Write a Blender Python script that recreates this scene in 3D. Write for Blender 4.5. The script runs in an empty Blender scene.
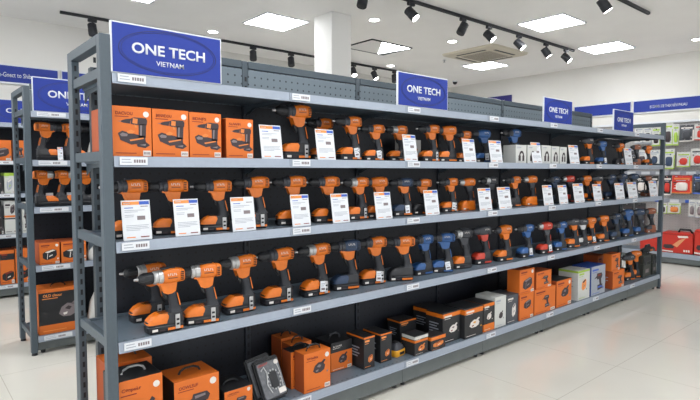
import bpy, bmesh, math, random
from mathutils import Vector, Matrix
random.seed(4)
C = bpy.context.scene.collection
PI = math.pi

# ---------------------------------------------------------------- camera
FPX, YAW, PIT, CAMH = 527.842, math.radians(49.2365), math.radians(3.2082), 1.4419
FWD = Vector((math.cos(YAW)*math.cos(PIT), math.sin(YAW)*math.cos(PIT), -math.sin(PIT)))
RGT = Vector((math.sin(YAW), -math.cos(YAW), 0))
UPV = RGT.cross(FWD)
CAM = Vector((0, 0, CAMH))
cd = bpy.data.cameras.new('camera'); cam = bpy.data.objects.new('camera', cd); C.objects.link(cam)
cam.matrix_world = Matrix.Translation(CAM) @ Matrix((RGT, UPV, -FWD)).transposed().to_4x4()
cd.sensor_width = 36; cd.lens = FPX/700*36; cd.clip_start = .05
bpy.context.scene.camera = cam

def at(px, py, axis, v):
    d = FWD + RGT*((px-350)/FPX) - UPV*((py-200)/FPX)
    return CAM + d*((v-CAM[axis])/d[axis])

# ---------------------------------------------------------------- materials
def lin(c):
    return tuple(((x/255)/12.92 if x/255 <= .04045 else ((x/255+.055)/1.055)**2.4) for x in c)
MATS = {}
def mat(name, rgb, rough=.5, metal=0., noise=.05, scale=30., bump=0., spec=.5, emit=0, coat=0):
    if name in MATS: return MATS[name]
    m = bpy.data.materials.new(name); m.use_nodes = True
    nt = m.node_tree; b = nt.nodes['Principled BSDF']
    c = lin(rgb)
    b.inputs['Roughness'].default_value = rough
    b.inputs['Metallic'].default_value = metal
    b.inputs['Specular IOR Level'].default_value = spec
    b.inputs['Coat Weight'].default_value = coat
    if emit:
        b.inputs['Base Color'].default_value = (*c, 1)
        b.inputs['Emission Color'].default_value = (*c, 1)
        b.inputs['Emission Strength'].default_value = emit
    else:
        tc = nt.nodes.new('ShaderNodeTexCoord'); nz = nt.nodes.new('ShaderNodeTexNoise')
        nz.inputs['Scale'].default_value = scale; nz.inputs['Detail'].default_value = 3
        nt.links.new(tc.outputs['Object'], nz.inputs['Vector'])
        r = nt.nodes.new('ShaderNodeValToRGB')
        r.color_ramp.elements[0].position = .3; r.color_ramp.elements[1].position = .7
        r.color_ramp.elements[0].color = (*[x*(1-noise) for x in c], 1)
        r.color_ramp.elements[1].color = (*[min(1, x*(1+noise)) for x in c], 1)
        nt.links.new(nz.outputs['Fac'], r.inputs['Fac']); nt.links.new(r.outputs['Color'], b.inputs['Base Color'])
        if bump:
            bp = nt.nodes.new('ShaderNodeBump'); bp.inputs['Strength'].default_value = bump
            bp.inputs['Distance'].default_value = .002
            nt.links.new(nz.outputs['Fac'], bp.inputs['Height']); nt.links.new(bp.outputs['Normal'], b.inputs['Normal'])
    MATS[name] = m
    return m

def pegmat(name, rgb, hole, pitch=.05, rad=.16, rough=.5, axes=('X', 'Z')):
    m = bpy.data.materials.new(name); m.use_nodes = True
    nt = m.node_tree; b = nt.nodes['Principled BSDF']; b.inputs['Roughness'].default_value = rough
    tc = nt.nodes.new('ShaderNodeTexCoord'); sp = nt.nodes.new('ShaderNodeSeparateXYZ')
    nt.links.new(tc.outputs['Object'], sp.inputs[0])
    def mth(op, a, bb=None):
        n = nt.nodes.new('ShaderNodeMath'); n.operation = op
        for i, v in enumerate((a, bb)):
            if v is None: continue
            if isinstance(v, (int, float)): n.inputs[i].default_value = v
            else: nt.links.new(v, n.inputs[i])
        return n.outputs[0]
    s = []
    for ax in axes:
        f = mth('FRACT', mth('DIVIDE', sp.outputs[ax], pitch))
        d = mth('SUBTRACT', f, .5); s.append(mth('MULTIPLY', d, d))
    k = mth('LESS_THAN', mth('SQRT', mth('ADD', s[0], s[1])), rad)
    mx = nt.nodes.new('ShaderNodeMix'); mx.data_type = 'RGBA'
    nt.links.new(k, mx.inputs['Factor']); mx.inputs['A'].default_value = (*lin(rgb), 1); mx.inputs['B'].default_value = (*lin(hole), 1)
    nt.links.new(mx.outputs['Result'], b.inputs['Base Color'])
    MATS[name] = m
    return m

def floormat():
    m = bpy.data.materials.new('polished_tile'); m.use_nodes = True
    nt = m.node_tree; b = nt.nodes['Principled BSDF']
    tc = nt.nodes.new('ShaderNodeTexCoord'); sp = nt.nodes.new('ShaderNodeSeparateXYZ')
    nt.links.new(tc.outputs['Object'], sp.inputs[0])
    def mth(op, a, bb=None):
        n = nt.nodes.new('ShaderNodeMath'); n.operation = op
        for i, v in enumerate((a, bb)):
            if v is None: continue
            if isinstance(v, (int, float)): n.inputs[i].default_value = v
            else: nt.links.new(v, n.inputs[i])
        return n.outputs[0]
    g = []
    for ax, off, w in (('X', .513, .8668), ('Y', 1.61, .9157)):
        f = mth('FRACT', mth('DIVIDE', mth('ADD', mth('SUBTRACT', sp.outputs[ax], off), 20*w+w/2), w))
        g.append(mth('LESS_THAN', mth('ABSOLUTE', mth('SUBTRACT', f, .5)), .0022))
    k = mth('MAXIMUM', g[0], g[1])
    nz = nt.nodes.new('ShaderNodeTexNoise'); nz.inputs['Scale'].default_value = 1.3; nz.inputs['Detail'].default_value = 4
    nt.links.new(tc.outputs['Object'], nz.inputs['Vector'])
    r = nt.nodes.new('ShaderNodeValToRGB')
    r.color_ramp.elements[0].position = .3; r.color_ramp.elements[1].position = .7
    r.color_ramp.elements[0].color = (*lin((206, 203, 193)), 1); r.color_ramp.elements[1].color = (*lin((212, 209, 200)), 1)
    nt.links.new(nz.outputs['Fac'], r.inputs['Fac'])
    mx = nt.nodes.new('ShaderNodeMix'); mx.data_type = 'RGBA'
    nt.links.new(k, mx.inputs['Factor']); nt.links.new(r.outputs['Color'], mx.inputs['A'])
    mx.inputs['B'].default_value = (*lin((176, 171, 158)), 1)
    nt.links.new(mx.outputs['Result'], b.inputs['Base Color'])
    b.inputs['Roughness'].default_value = .11; b.inputs['Specular IOR Level'].default_value = .5
    return m

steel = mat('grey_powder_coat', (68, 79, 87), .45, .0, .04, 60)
board = mat('shelf_board_coat', (94, 107, 118), .4, 0, .05, 40)
railm = mat('rail_coat', (146, 155, 168), .35, .1, .03, 40)
updark = mat('dark_upright_tone', (34, 39, 48), .5, 0, .05, 40)  # darker tone for the middle uprights below the header
plinth = mat('plinth_coat', (92, 98, 98), .5, 0, .05, 20)
dark = mat('slot_black', (18, 20, 24), .7)
pegdark = pegmat('dark_pegboard', (25, 29, 38), (10, 11, 14), .05, .12)
peghead = pegmat('grey_pegboard', (104, 116, 124), (42, 48, 54), .045, .13)
pegwall = pegmat('light_pegboard', (156, 154, 152), (134, 132, 130), .04, .16, .6, ('Y', 'Z'))
wallm = mat('wall_paint', (216, 214, 209), .8, 0, .015, 3)
ceilm = mat('ceiling_paint', (240, 238, 235), .85, 0, .02, 2)
whitem = mat('white_plastic', (208, 211, 215), .45, 0, .02)
acm = mat('aircon_plastic', (200, 192, 174), .5, 0, .02)
blackm = mat('matte_black_plastic', (24, 26, 30), .5, 0, .1, 80)
trackm = mat('track_black', (26, 28, 34), .5)
blue = mat('sign_blue', (8, 42, 136), .6, 0, .03, 4)
navy = mat('sign_navy', (20, 26, 70), .45)
orange = mat('tool_orange', (208, 108, 24), .42, 0, .05, 50)
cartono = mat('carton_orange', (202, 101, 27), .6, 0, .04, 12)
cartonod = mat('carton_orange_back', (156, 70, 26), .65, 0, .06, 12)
cartonk = mat('carton_black', (30, 31, 34), .5, 0, .1, 14)
cartonw = mat('carton_white', (190, 191, 187), .55, 0, .03, 14)
cartong = mat('carton_grey', (66, 70, 76), .5, 0, .08, 14)
cartonb = mat('carton_blue', (34, 66, 140), .5, 0, .08, 14)
cartonr = mat('case_red', (184, 42, 28), .45, 0, .05, 12)
cartonolive = mat('case_olive', (44, 48, 44), .5, 0, .08, 14)
silver = mat('brushed_silver', (176, 176, 176), .35, .55, .08, 120)
rubber = mat('rubber_grip', (36, 39, 45), .65, 0, .1, 120)
batk = mat('battery_black', (28, 29, 33), .45, 0, .1, 60)
inkd = mat('ink_dark', (52, 42, 46), .6)
inkg = mat('ink_grey', (118, 108, 110), .6)
inkl = mat('ink_light', (210, 204, 198), .6)
inkr = mat('ink_maroon', (120, 36, 18), .6)
inkt = mat('ink_text_grey', (150, 156, 166), .6)
inko = mat('ink_orange', (226, 140, 70), .6)
inkb = mat('ink_blue', (52, 88, 178), .6)
inkbr = mat('ink_brown', (206, 120, 54), .6)
toolblue = mat('tool_blue', (42, 84, 138), .4, 0, .06, 50)
toolnavy = mat('tool_navy', (40, 58, 84), .5, 0, .08, 50)
toolred = mat('tool_red', (184, 56, 38), .4, 0, .06, 50)
toolbrown = mat('tool_rust', (140, 84, 60), .5, 0, .1, 50)
tooldark = mat('tool_charcoal', (54, 56, 62), .5, 0, .1, 50)
green = mat('ink_lime', (150, 182, 60), .5)
yellow = mat('tool_yellow', (206, 146, 30), .5)
clearp = mat('blister_plastic', (170, 176, 182), .18, 0, .1, 30, .0, .6)
lampw = mat('lamp_glow', (255, 252, 244), .5, emit=9)
panelw = mat('panel_glow', (250, 252, 255), .5, emit=12)

# ---------------------------------------------------------------- mesh building
class MB:
    def __init__(s): s.v = []; s.f = []; s.m = []; s.mats = []
    def mi(s, m):
        if m not in s.mats: s.mats.append(m)
        return s.mats.index(m)
    def add(s, vs, fs, m):
        o = len(s.v); s.v += [tuple(v) for v in vs]; i = s.mi(m)
        for f in fs: s.f.append([o+k for k in f]); s.m.append(i)
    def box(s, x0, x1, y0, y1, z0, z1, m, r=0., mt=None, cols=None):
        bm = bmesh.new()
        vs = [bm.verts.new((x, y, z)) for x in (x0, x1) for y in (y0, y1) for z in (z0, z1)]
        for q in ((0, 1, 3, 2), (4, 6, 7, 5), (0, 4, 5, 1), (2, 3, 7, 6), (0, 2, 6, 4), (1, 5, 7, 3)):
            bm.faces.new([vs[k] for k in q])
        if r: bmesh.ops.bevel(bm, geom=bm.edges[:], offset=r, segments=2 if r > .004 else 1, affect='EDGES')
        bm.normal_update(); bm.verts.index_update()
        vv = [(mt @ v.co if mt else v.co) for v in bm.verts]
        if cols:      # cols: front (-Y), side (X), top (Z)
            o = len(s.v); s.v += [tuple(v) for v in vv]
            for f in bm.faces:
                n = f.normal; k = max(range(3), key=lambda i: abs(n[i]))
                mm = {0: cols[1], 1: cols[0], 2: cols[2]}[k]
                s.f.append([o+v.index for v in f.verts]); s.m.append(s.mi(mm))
        else: s.add(vv, [[v.index for v in f.verts] for f in bm.faces], m)
        bm.free(); return s
    def loft(s, secs, m, n=16, e=2.6):
        vs = []; fs = []
        for c, u, v in secs:
            c, u, v = Vector(c), Vector(u), Vector(v)
            for k in range(n):
                a = 2*PI*(k+.5)/n; ca, sa = math.cos(a), math.sin(a)
                vs.append(c + u*math.copysign(abs(ca)**(2/e), ca) + v*math.copysign(abs(sa)**(2/e), sa))
        for j in range(len(secs)-1):
            for k in range(n):
                k2 = (k+1) % n
                fs.append((j*n+k, j*n+k2, (j+1)*n+k2, (j+1)*n+k))
        fs.append(tuple(range(n))[::-1]); fs.append(tuple((len(secs)-1)*n+k for k in range(n)))
        s.add(vs, fs, m); return s
    def tube(s, pts, r, m, n=8):
        pts = [Vector(p) for p in pts]; secs = []
        for i, p in enumerate(pts):
            d = (pts[min(i+1, len(pts)-1)]-pts[max(i-1, 0)]).normalized()
            a = Vector((0, 0, 1)) if abs(d.z) < .9 else Vector((1, 0, 0))
            u = d.cross(a).normalized(); w = u.cross(d)
            secs.append((p, u*r, w*r))
        return s.loft(secs, m, n, 2)
    def cyl(s, c0, c1, r0, r1, m, n=20):
        c0, c1 = Vector(c0), Vector(c1); d = (c1-c0).normalized()
        a = Vector((0, 0, 1)) if abs(d.z) < .9 else Vector((1, 0, 0))
        u = d.cross(a).normalized(); w = u.cross(d)
        return s.loft([(c0, u*r0, w*r0), (c1, u*r1, w*r1)], m, n, 2)
    def poly(s, o, ux, uy, pts, m):      # flat printed patch
        o, ux, uy = Vector(o), Vector(ux), Vector(uy)
        s.add([o+ux*a+uy*b for a, b in pts], [tuple(range(len(pts)))], m); return s
    def prism(s, pts, y0, y1, m):        # outline in XZ, extruded along Y
        n = len(pts); vs = [(x, y0, z) for x, z in pts]+[(x, y1, z) for x, z in pts]
        fs = [tuple(range(n)), tuple(range(2*n-1, n-1, -1))]+[(k, k+n, (k+1) % n+n, (k+1) % n) for k in range(n)]
        s.add(vs, fs, m); return s
    def mesh(s, name, smooth=True):
        me = bpy.data.meshes.new(name); me.from_pydata(s.v, [], s.f)
        for m in s.mats: me.materials.append(m)
        me.polygons.foreach_set('material_index', s.m)
        bm = bmesh.new(); bm.from_mesh(me)
        if s.v and len(s.f) > 5: bmesh.ops.recalc_face_normals(bm, faces=bm.faces)
        bm.to_mesh(me); bm.free()
        if smooth:
            me.polygons.foreach_set('use_smooth', [True]*len(me.polygons)); me.set_sharp_from_angle(angle=math.radians(38))
        me.update(); return me
    def build(s, name, parent=None, smooth=True):
        o = bpy.data.objects.new(name, s.mesh(name, smooth)); C.objects.link(o)
        if parent: o.parent = parent
        return o

def tag(o, label=None, cat=None, group=None, kind=None):
    if label: o['label'] = label
    if cat: o['category'] = cat
    if group: o['group'] = group
    if kind: o['kind'] = kind
    return o
def empty(name, loc=(0, 0, 0), rz=0, label=None, cat=None, group=None):
    o = bpy.data.objects.new(name, None); C.objects.link(o); o.location = loc; o.rotation_euler = (0, 0, rz)
    o.empty_display_size = .05
    return tag(o, label, cat, group)
def structure(mb, name): return tag(mb.build(name), kind='structure')
def inst(name, me, parent=None, loc=None):
    o = bpy.data.objects.new(name, me); C.objects.link(o)
    if parent: o.parent = parent
    if loc: o.location = loc
    return o
KIDS = {}
def copy_tree(o, parent=None):
    c = o.copy(); C.objects.link(c)
    if parent: c.parent = parent
    for ch in list(o.children): copy_tree(ch, c)
    return c

TXT = {}
def text_mesh(txt, m, width, height, depth=.001, bold=.0):
    """flat lettering centred on the origin in the XZ plane, facing -Y"""
    k = (txt, m.name, round(width, 3), round(height, 3))
    if k in TXT: return TXT[k]
    cu = bpy.data.curves.new('lettering', 'FONT'); cu.body = txt; cu.size = 1; cu.extrude = .0; cu.offset = bold
    cu.align_x = 'LEFT'; cu.resolution_u = 3
    ob = bpy.data.objects.new('lettering', cu); C.objects.link(ob)
    bpy.context.view_layer.update()
    me = bpy.data.meshes.new_from_object(ob.evaluated_get(bpy.context.evaluated_depsgraph_get()))
    bpy.data.objects.remove(ob)
    xs = [v.co.x for v in me.vertices]; ys = [v.co.y for v in me.vertices]
    x0, x1, y0, y1 = min(xs), max(xs), min(ys), max(ys)
    for v in me.vertices:
        v.co = Vector(((v.co.x-(x0+x1)/2)/(x1-x0)*width, 0, (v.co.y-(y0+y1)/2)/(y1-y0)*height))
    me.materials.clear(); me.materials.append(m)
    bm = bmesh.new(); bm.from_mesh(me)
    r = bmesh.ops.extrude_face_region(bm, geom=bm.faces[:])
    for g in r['geom']:
        if isinstance(g, bmesh.types.BMVert): g.co.y -= depth
    bmesh.ops.recalc_face_normals(bm, faces=bm.faces)
    bm.to_mesh(me); bm.free(); TXT[k] = me
    return me

ORD = ['first', 'second', 'third', 'fourth', 'fifth', 'sixth', 'seventh', 'eighth', 'ninth', 'tenth', 'eleventh', 'twelfth', 'thirteenth',
       'fourteenth', 'fifteenth', 'sixteenth', 'seventeenth', 'eighteenth', 'nineteenth', 'twentieth', 'twenty-first', 'twenty-second',
       'twenty-third', 'twenty-fourth', 'twenty-fifth', 'twenty-sixth', 'twenty-seventh', 'twenty-eighth']

# ---------------------------------------------------------------- room
HC, XR, YB = 3.30, 9.52, 7.62
b = MB(); b.box(-4, XR+.1, -4.5, YB+.1, -.1, 0, floormat()); structure(b, 'floor')
b = MB(); b.box(-4, XR+.1, -4.5, YB+.1, HC, HC+.1, ceilm); structure(b, 'ceiling')
b = MB(); b.box(-4, XR+.1, YB, YB+.12, 0, HC, wallm); structure(b, 'wall_back')
b = MB(); b.box(XR, XR+.12, -4.5, YB, 0, HC, wallm); structure(b, 'wall_right')
b = MB(); b.box(3.93, 4.23, 4.885, 5.225, 0, HC, mat('column_paint', (222, 221, 217), .75, 0, .01, 3), .004)
structure(b, 'trim_1')

# ---------------------------------------------------------------- ceiling lights
def light_panel(x0, x1, y0, y1, label, em=panelw):
    t = empty('ceiling_light', ((x0+x1)/2, (y0+y1)/2, HC-.012), label=label, cat='ceiling light', group='square ceiling lights')
    hx, hy = (x1-x0)/2, (y1-y0)/2
    f = MB()
    for a in ((-hx, hx, -hy, -hy+.018), (-hx, hx, hy-.018, hy), (-hx, -hx+.018, -hy+.018, hy-.018), (hx-.018, hx, -hy+.018, hy-.018)):
        f.box(*a, 0, .012, whitem)
    f.build('frame', t)
    MB().box(-hx+.018, hx-.018, -hy+.018, hy-.018, .003, .012, em).build('diffuser', t)
    return t
light_panel(3.38, 4.0, 5.41, 6.0, 'bright square ceiling light left of the white column')
light_panel(1.6, 2.22, 5.4, 5.98, 'bright square ceiling light cut by the top edge above the big left sign')
light_panel(6.05, 6.65, 3.16, 3.78, 'bright square ceiling light nearest the two tracks, upper right')
light_panel(7.7, 8.29, 5.31, 5.9, 'bright square ceiling light just below the four-way air conditioner')
light_panel(7.93, 8.53, 3.3, 3.92, 'bright square ceiling light low at right of the long track')
for i, (x, y) in enumerate([(-.9, 5.7), (-.9, 3.5), (1.6, 3.5), (-2.6, 5.7), (1.6, 1.3), (4.0, 1.3), (-.9, 1.3), (1.6, -.9), (5.6, -.9), (-2.6, 2.4)]):  # unseen panels added to brighten the room from the left and behind
    light_panel(x-.3, x+.3, y-.3, y+.3, 'added unseen square ceiling light brightening the aisle outside the picture')
# fixture with a half lit diffuser beside the column
t = empty('ceiling_light', (5.6, 5.85, HC-.014), label='half lit square ceiling fixture right beside the white column', cat='ceiling light', group='square ceiling lights')
f = MB()
for a in ((-.42, .42, -.32, -.30), (-.42, .42, .30, .32), (-.42, -.40, -.30, .30), (.40, .42, -.30, .30)): f.box(*a, 0, .014, trackm)
f.build('frame', t)
p = MB(); p.add([(-.2, -.3, .004), (.4, -.3, .004), (.29, .3, .004), (-.2, -.3, .012), (.4, -.3, .012), (.29, .3, .012)],
      [(0, 1, 2), (3, 5, 4), (0, 3, 4, 1), (1, 4, 5, 2), (2, 5, 3, 0)], panelw); p.build('diffuser', t)
p = MB(); p.add([(-.4, -.3, .005), (-.2, -.3, .005), (.29, .3, .005), (-.4, .3, .005), (-.4, -.3, .012), (-.2, -.3, .012), (.29, .3, .012), (-.4, .3, .012)],
      [(0, 1, 2, 3), (4, 7, 6, 5), (0, 4, 5, 1), (1, 5, 6, 2), (2, 6, 7, 3), (3, 7, 4, 0)], mat('cover_grey', (226, 224, 220), .5)); p.build('unlit_cover', t)

for (x, y, lab) in [(3.30, 6.64, 'small round downlight right of the big left sign'), (4.55, 4.82, 'small round downlight right of the white column, below a black spotlight'),
               (6.15, 4.88, 'small round downlight left of the air conditioner'), (6.74, 6.71, 'small round downlight above the second sign, by the far track'),
               (8.68, 2.54, 'small round downlight at the far right of the ceiling')]:
    t = empty('downlight', (x, y, HC-.01), label=lab, cat='downlight', group='round downlights')
    MB().cyl((0, 0, .003), (0, 0, .01), .075, .08, whitem, 28).build('trim_ring', t)
    MB().cyl((0, 0, 0), (0, 0, .004), .06, .06, lampw, 24).build('lens', t)

def ac(x, y, rz, label):
    t = empty('ceiling_air_conditioner', (x, y, HC-.04), rz, label=label, cat='air conditioner')
    MB().loft([((0, 0, 0), (.44, 0, 0), (0, .44, 0)), ((0, 0, .015), (.49, 0, 0), (0, .49, 0)), ((0, 0, .04), (.5, 0, 0), (0, .5, 0))], acm, 32, 14).build('fascia', t)
    g = MB(); g.box(-.27, .27, -.27, .27, -.006, .002, mat('grille_beige', (176, 168, 154), .6), .003)
    for k in range(-6, 7): g.box(-.26, .26, k*.04-.004, k*.04+.004, -.009, -.005, mat('grille_dark', (128, 120, 108), .6))
    g.build('intake_grille', t)
    for k in range(4):
        MB().box(-.27, .27, .34, .385, -.003, .003, blackm, .001, Matrix.Rotation(k*PI/2, 4, 'Z')).build('air_slot', t)
ac(7.2, 5.06, 0, 'four-way cassette air conditioner set in the ceiling beside the long track')

t = empty('dome_camera', (8.9, 6.98, HC-.045), label='small dark dome camera on the ceiling near the room corner', cat='camera')
MB().cyl((0, 0, .02), (0, 0, .045), .05, .055, whitem).build('base', t)
MB().loft([((0, 0, -.03), (.012, 0, 0), (0, .012, 0)), ((0, 0, -.02), (.032, 0, 0), (0, .032, 0)), ((0, 0, 0), (.044, 0, 0), (0, .044, 0)), ((0, 0, .02), (.046, 0, 0), (0, .046, 0))], blackm, 20, 2).build('dome', t)
for x, y, lab in [(7.09, 5.79, 'tiny sprinkler head on the ceiling left of the air conditioner'), (7.3, 2.0, 'tiny sprinkler head at the top right of the ceiling')]:
    t = empty('sprinkler', (x, y, HC-.04), label=lab, cat='sprinkler')
    MB().cyl((0, 0, .032), (0, 0, .04), .03, .03, whitem).build('plate', t)
    MB().cyl((0, 0, .006), (0, 0, .032), .009, .009, silver, 10).cyl((0, 0, 0), (0, 0, .006), .02, .016, silver, 12).build('head', t)

# ---------------------------------------------------------------- track lights
def track(x0, x1, y, label):
    b = MB(); b.box(x0, x1, y-.018, y+.018, HC-.032, HC-.001, trackm, .002); b.box(x0, x1, y-.006, y+.006, HC-.034, HC-.03, dark)
    tag(b.build('light_track'), label, 'light track')
track(1.53, 7.6, 6.95, 'black light track running above the big left sign and behind the column')
track(2.2, 8.0, 4.0, 'long black light track with six spotlights in front of the column')
track(3.6, 6.78, 2.49, 'short black light track at the top right')
SPOTM = {}
def spot(x, y, aim, lit, label, group='spotlights on the ceiling tracks'):
    t = empty('track_spotlight', (x, y, HC-.034), label=label, cat='spotlight', group=group)
    MB().box(-.05, .05, -.017, .017, -.035, -.001, trackm, .003).build('adapter', t)
    MB().cyl((0, 0, -.085), (0, 0, -.03), .008, .008, trackm, 10).build('stem', t)
    d = Vector(aim).normalized(); c = Vector((0, 0, -.115)) - d*.01
    b = MB(); u = d.cross(Vector((0, 0, 1))).normalized() if abs(d.z) < .99 else Vector((1, 0, 0)); w = u.cross(d)
    L = .14; r = .05
    b.loft([(c-d*.05, u*r*.9, w*r*.9), (c-d*.045, u*r, w*r), (c+d*.02, u*r, w*r), (c+d*.022, u*r*1.04, w*r*1.04), (c+d*(L-.055), u*r*1.04, w*r*1.04), (c+d*(L-.05), u*r, w*r)], trackm, 22, 2)
    b.build('lamp_head', t)
    MB().cyl(c+d*(L-.052), c+d*(L-.046), r*.86, r*.86, lampw if lit else blackm, 20).build('lens', t)
    if lit:
        ld = bpy.data.lights.new('spot_beam', 'SPOT'); ld.energy = 12; ld.spot_size = math.radians(50); ld.spot_blend = .5; ld.shadow_soft_size = .04
        ld.color = (1, .97, .92)
        lo = bpy.data.objects.new('spot_beam', ld); C.objects.link(lo); lo.parent = t; lo.location = c+d*(L-.03)
        lo.rotation_euler = d.to_track_quat('-Z', 'Y').to_euler()
def xs(px, py, y, z=HC-.05): return at(px, py, 1, y).x
for px, py, lit, aim, lab in [(92, 24, 0, (.05, -.25, -1), 'black spotlight hanging just left of the big left sign'),
                     (253, 52, 0, (-.15, -.3, -1), 'black unlit spotlight above the rack header, left of two before the column'),
                     (291, 60, 0, (-.15, -.35, -1), 'black unlit spotlight above the rack header, nearest left of the column'),
                     (353.5, 69, 1, (-.1, -.5, -1), 'lit spotlight at the right edge of the white column'),
                     (374.5, 72, 1, (.2, -.5, -1), 'lit spotlight just left of the second sign'),
                     (394.5, 76, 0, (-.1, -.2, -1), 'black spotlight half hidden by the second sign')]:
    spot(xs(px, py-12, 6.95), 6.95, aim, lit, lab)
for px, py, lit, aim, lab in [(363, 0, 0, (-.35, -.1, -1), 'black spotlight at the top edge right of the column'),
                     (411, 12, 1, (.35, -.75, -.9), 'lit spotlight on the long track, first lit one from the left'),
                     (463, 22, 0, (-.5, .2, -1), 'black unlit spotlight on the long track between two lit ones'),
                     (489, 32, 1, (.3, -.8, -.9), 'lit spotlight on the long track above the air conditioner'),
                     (519, 40, 1, (.3, -.75, -.9), 'lit spotlight on the long track, right of the air conditioner'),
                     (546, 50, 1, (.5, -.5, -1), 'black spotlight lit from below near the end of the long track'),
                     (566, 55, 1, (.3, -.8, -.9), 'lit spotlight at the right end of the long track')]:
    spot(xs(px, py-6, 4.0), 4.0, aim, lit, lab)
spot(xs(604, -6, 2.49), 2.49, (.45, -.5, -1), 1, 'lit spotlight on the short track at the top right')

# ---------------------------------------------------------------- signs
def one_tech(x, y, z, w, h, label, group='blue shop signs on the racks'):
    t = empty('shop_sign', (x+w/2, y, z), label=label, cat='sign', group=group)
    MB().box(-w/2, w/2, 0, .014, 0, h, whitem, .002).build('frame', t)
    MB().box(-w/2+.007, w/2-.007, -.002, .003, .003, h-.007, blue).build('panel', t)
    def ring(a, bb, th):
        m = MB(); n = 64; vs = []
        for k in range(n):
            ang = 2*PI*k/n
            for q in (0, th): 
                for yy in (-.0022, -.0032): vs.append(((a-q)*math.cos(ang), yy, h*.5+(bb-q)*math.sin(ang)))
        fs = []
        for k in range(n):
            o, p_ = 4*k, 4*((k+1) % n)
            fs += [(o+1, o+3, p_+3, p_+1), (o, p_, p_+2, o+2), (o, o+1, p_+1, p_), (o+2, p_+2, p_+3, o+3)]
        m.add(vs, fs, navy); return m
    ring(w*.44, h*.435, .0028).build('outer_ring', t); ring(w*.42, h*.40, .0016).build('inner_ring', t)
    inst('shop_name', text_mesh('ONE TECH', whitem, w*.66, h*.215, bold=.022), t, (0, -.002, h*.53))
    inst('country_name', text_mesh('VIETNAM', whitem, w*.25, h*.10, bold=.008), t, (0, -.002, h*.27))
    return t

# ---------------------------------------------------------------- racks
X0, YF, YK = .708, 2.356, 2.83
ZS = [1.8553, 1.5021, 1.1322, .692, .1795]
def rack(name, x0, yf, nb, label, ends=(True, True), zs=ZS, top=2.012):
    t = empty(name, (x0, yf, 0), label=label, cat='shelf rack')
    D = YK-YF; L = .9*nb
    e0 = .045
    def endframe(xa):
        f = MB()
        f.box(xa, xa+e0, 0, .045, .02, top, steel, .003)
        f.box(xa, xa+e0, D, D+.045, .02, top, steel, .003)
        f.build('end_frame_post', t) if 0 else None
        p1 = MB().box(xa, xa+e0, 0, .045, .02, top, steel, .003); p1.build('front_post', t)
        p2 = MB().box(xa, xa+.036, D-.01, D+.06, .02, top, steel, .003)
        for k in range(36): p2.box(xa+.014, xa+.024, D-.0115, D+.002, .1+k*.052, .1+k*.052+.026, dark)
        p2.build('rear_post', t)
        MB().box(xa, xa+e0, .045, D, top-.045, top, steel, .002).build('top_bar', t)
        for z in zs:
            g = MB().box(xa+.008, xa+e0-.008, .045, D, z-.022, z+.022, steel, .002)
            g.prism([(0, 0), (.09, 0), (0, -.09)], 0, .006, steel) if 0 else None
            g.build('cross_bar', t)
        for yy in (.022, D+.022):
            MB().cyl((xa+e0/2, yy, 0), (xa+e0/2, yy, .02), .022, .018, blackm, 14).build('foot', t)
    if ends[0]: endframe(-.047)
    if ends[1]: endframe(L+.003)
    for k in range(nb+1):
        u = MB(); a = .9*k + (.04 if k == 0 else -.02 if k < nb else -.05)
        mid = 0 < k < nb; zt_ = zs[0]-.03 if mid else 1.95
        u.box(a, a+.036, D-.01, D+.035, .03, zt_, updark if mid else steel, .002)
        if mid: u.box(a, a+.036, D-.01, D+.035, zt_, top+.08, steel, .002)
        for j in range(37): u.box(a+.014, a+.026, D-.0115, D-.009, .1+j*.052, .1+j*.052+.026, dark)
        u.build('upright', t)
    for k in range(nb):
        a0, a1 = .9*k+.001, .9*k+.899
        p0, p1 = (a0+.078 if k == 0 else a0+.02), (a1-.02 if k < nb-1 else a1-.05)
        MB().box(p0, p1, D+.002, D+.02, .1, zs[0]-.03, pegdark).build('back_panel', t)
        hz = MB().box(p0, p1, D-.004, D+.02, zs[0]-.03, top+.033, peghead)
        if k < nb-1 or nb < 7: hz.build('header_panel', t); MB().box(p0, p1, D-.008, D+.024, top+.038, top+.082, steel, .003).build('top_rail', t)
        for i, z in enumerate(zs):
            s = MB().box(a0, a1, .012, D-.012, z-.028, z, board, .0015)
            s.box(a0, a1, D-.02, D-.012, z-.0, z+.012, board)
            for q in range(22):      # slot perforation along the front edge
                s.box(a0+.03+q*.039, a0+.045+q*.039, .03, .033, z-.001, z+.0004, dark)
            so = s.build('shelf', t)
            rr = MB(); rr.prism([(0, z-.046), (.012, z-.046), (.012, z+.001), (.004, z+.001)], a0, a1, railm)
            rr.v = [(y, x, zz) for x, y, zz in rr.v]
            rr.box(a0, a1, -.004, .002, z-.046, z-.041, railm, .001)
            rr.build('price_rail', so)
            if i < len(zs)-1:
                for xe in (a0+.008, a1-.012):
                    br = MB(); br.prism([(D-.012, z-.028), (D-.012, z-.085), (D-.10, z-.05), (.06, z-.042), (.06, z-.028)], xe, xe+.004, steel)
                    br.v = [(y, x, zz) for x, y, zz in br.v]; br.build('bracket', so)
        MB().box(a0, a1, .02, .035, .032, zs[-1]-.046, plinth, .002).build('plinth_panel', t)
        for xe in (a0+.04, a1-.04): MB().cyl((xe, .06, 0), (xe, .06, .034), .016, .02, blackm, 12).build('foot', t)
    return t
rack('gondola_rack', X0, YF, 7, 'long grey steel shelf rack filled with power tools across the foreground')
R2X, R2Y = .803, 4.655
ZS2 = [1.895, 1.52, 1.155, .70, .145]
rack('gondola_rack', R2X, R2Y, 3, 'grey steel shelf rack behind the front rack at left, open end frame', (True, True), ZS2, 2.084)
R3X, R3Y = -1.25, 6.97
ZS3 = [1.97, 1.55, 1.18, .725, .155]
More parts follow.
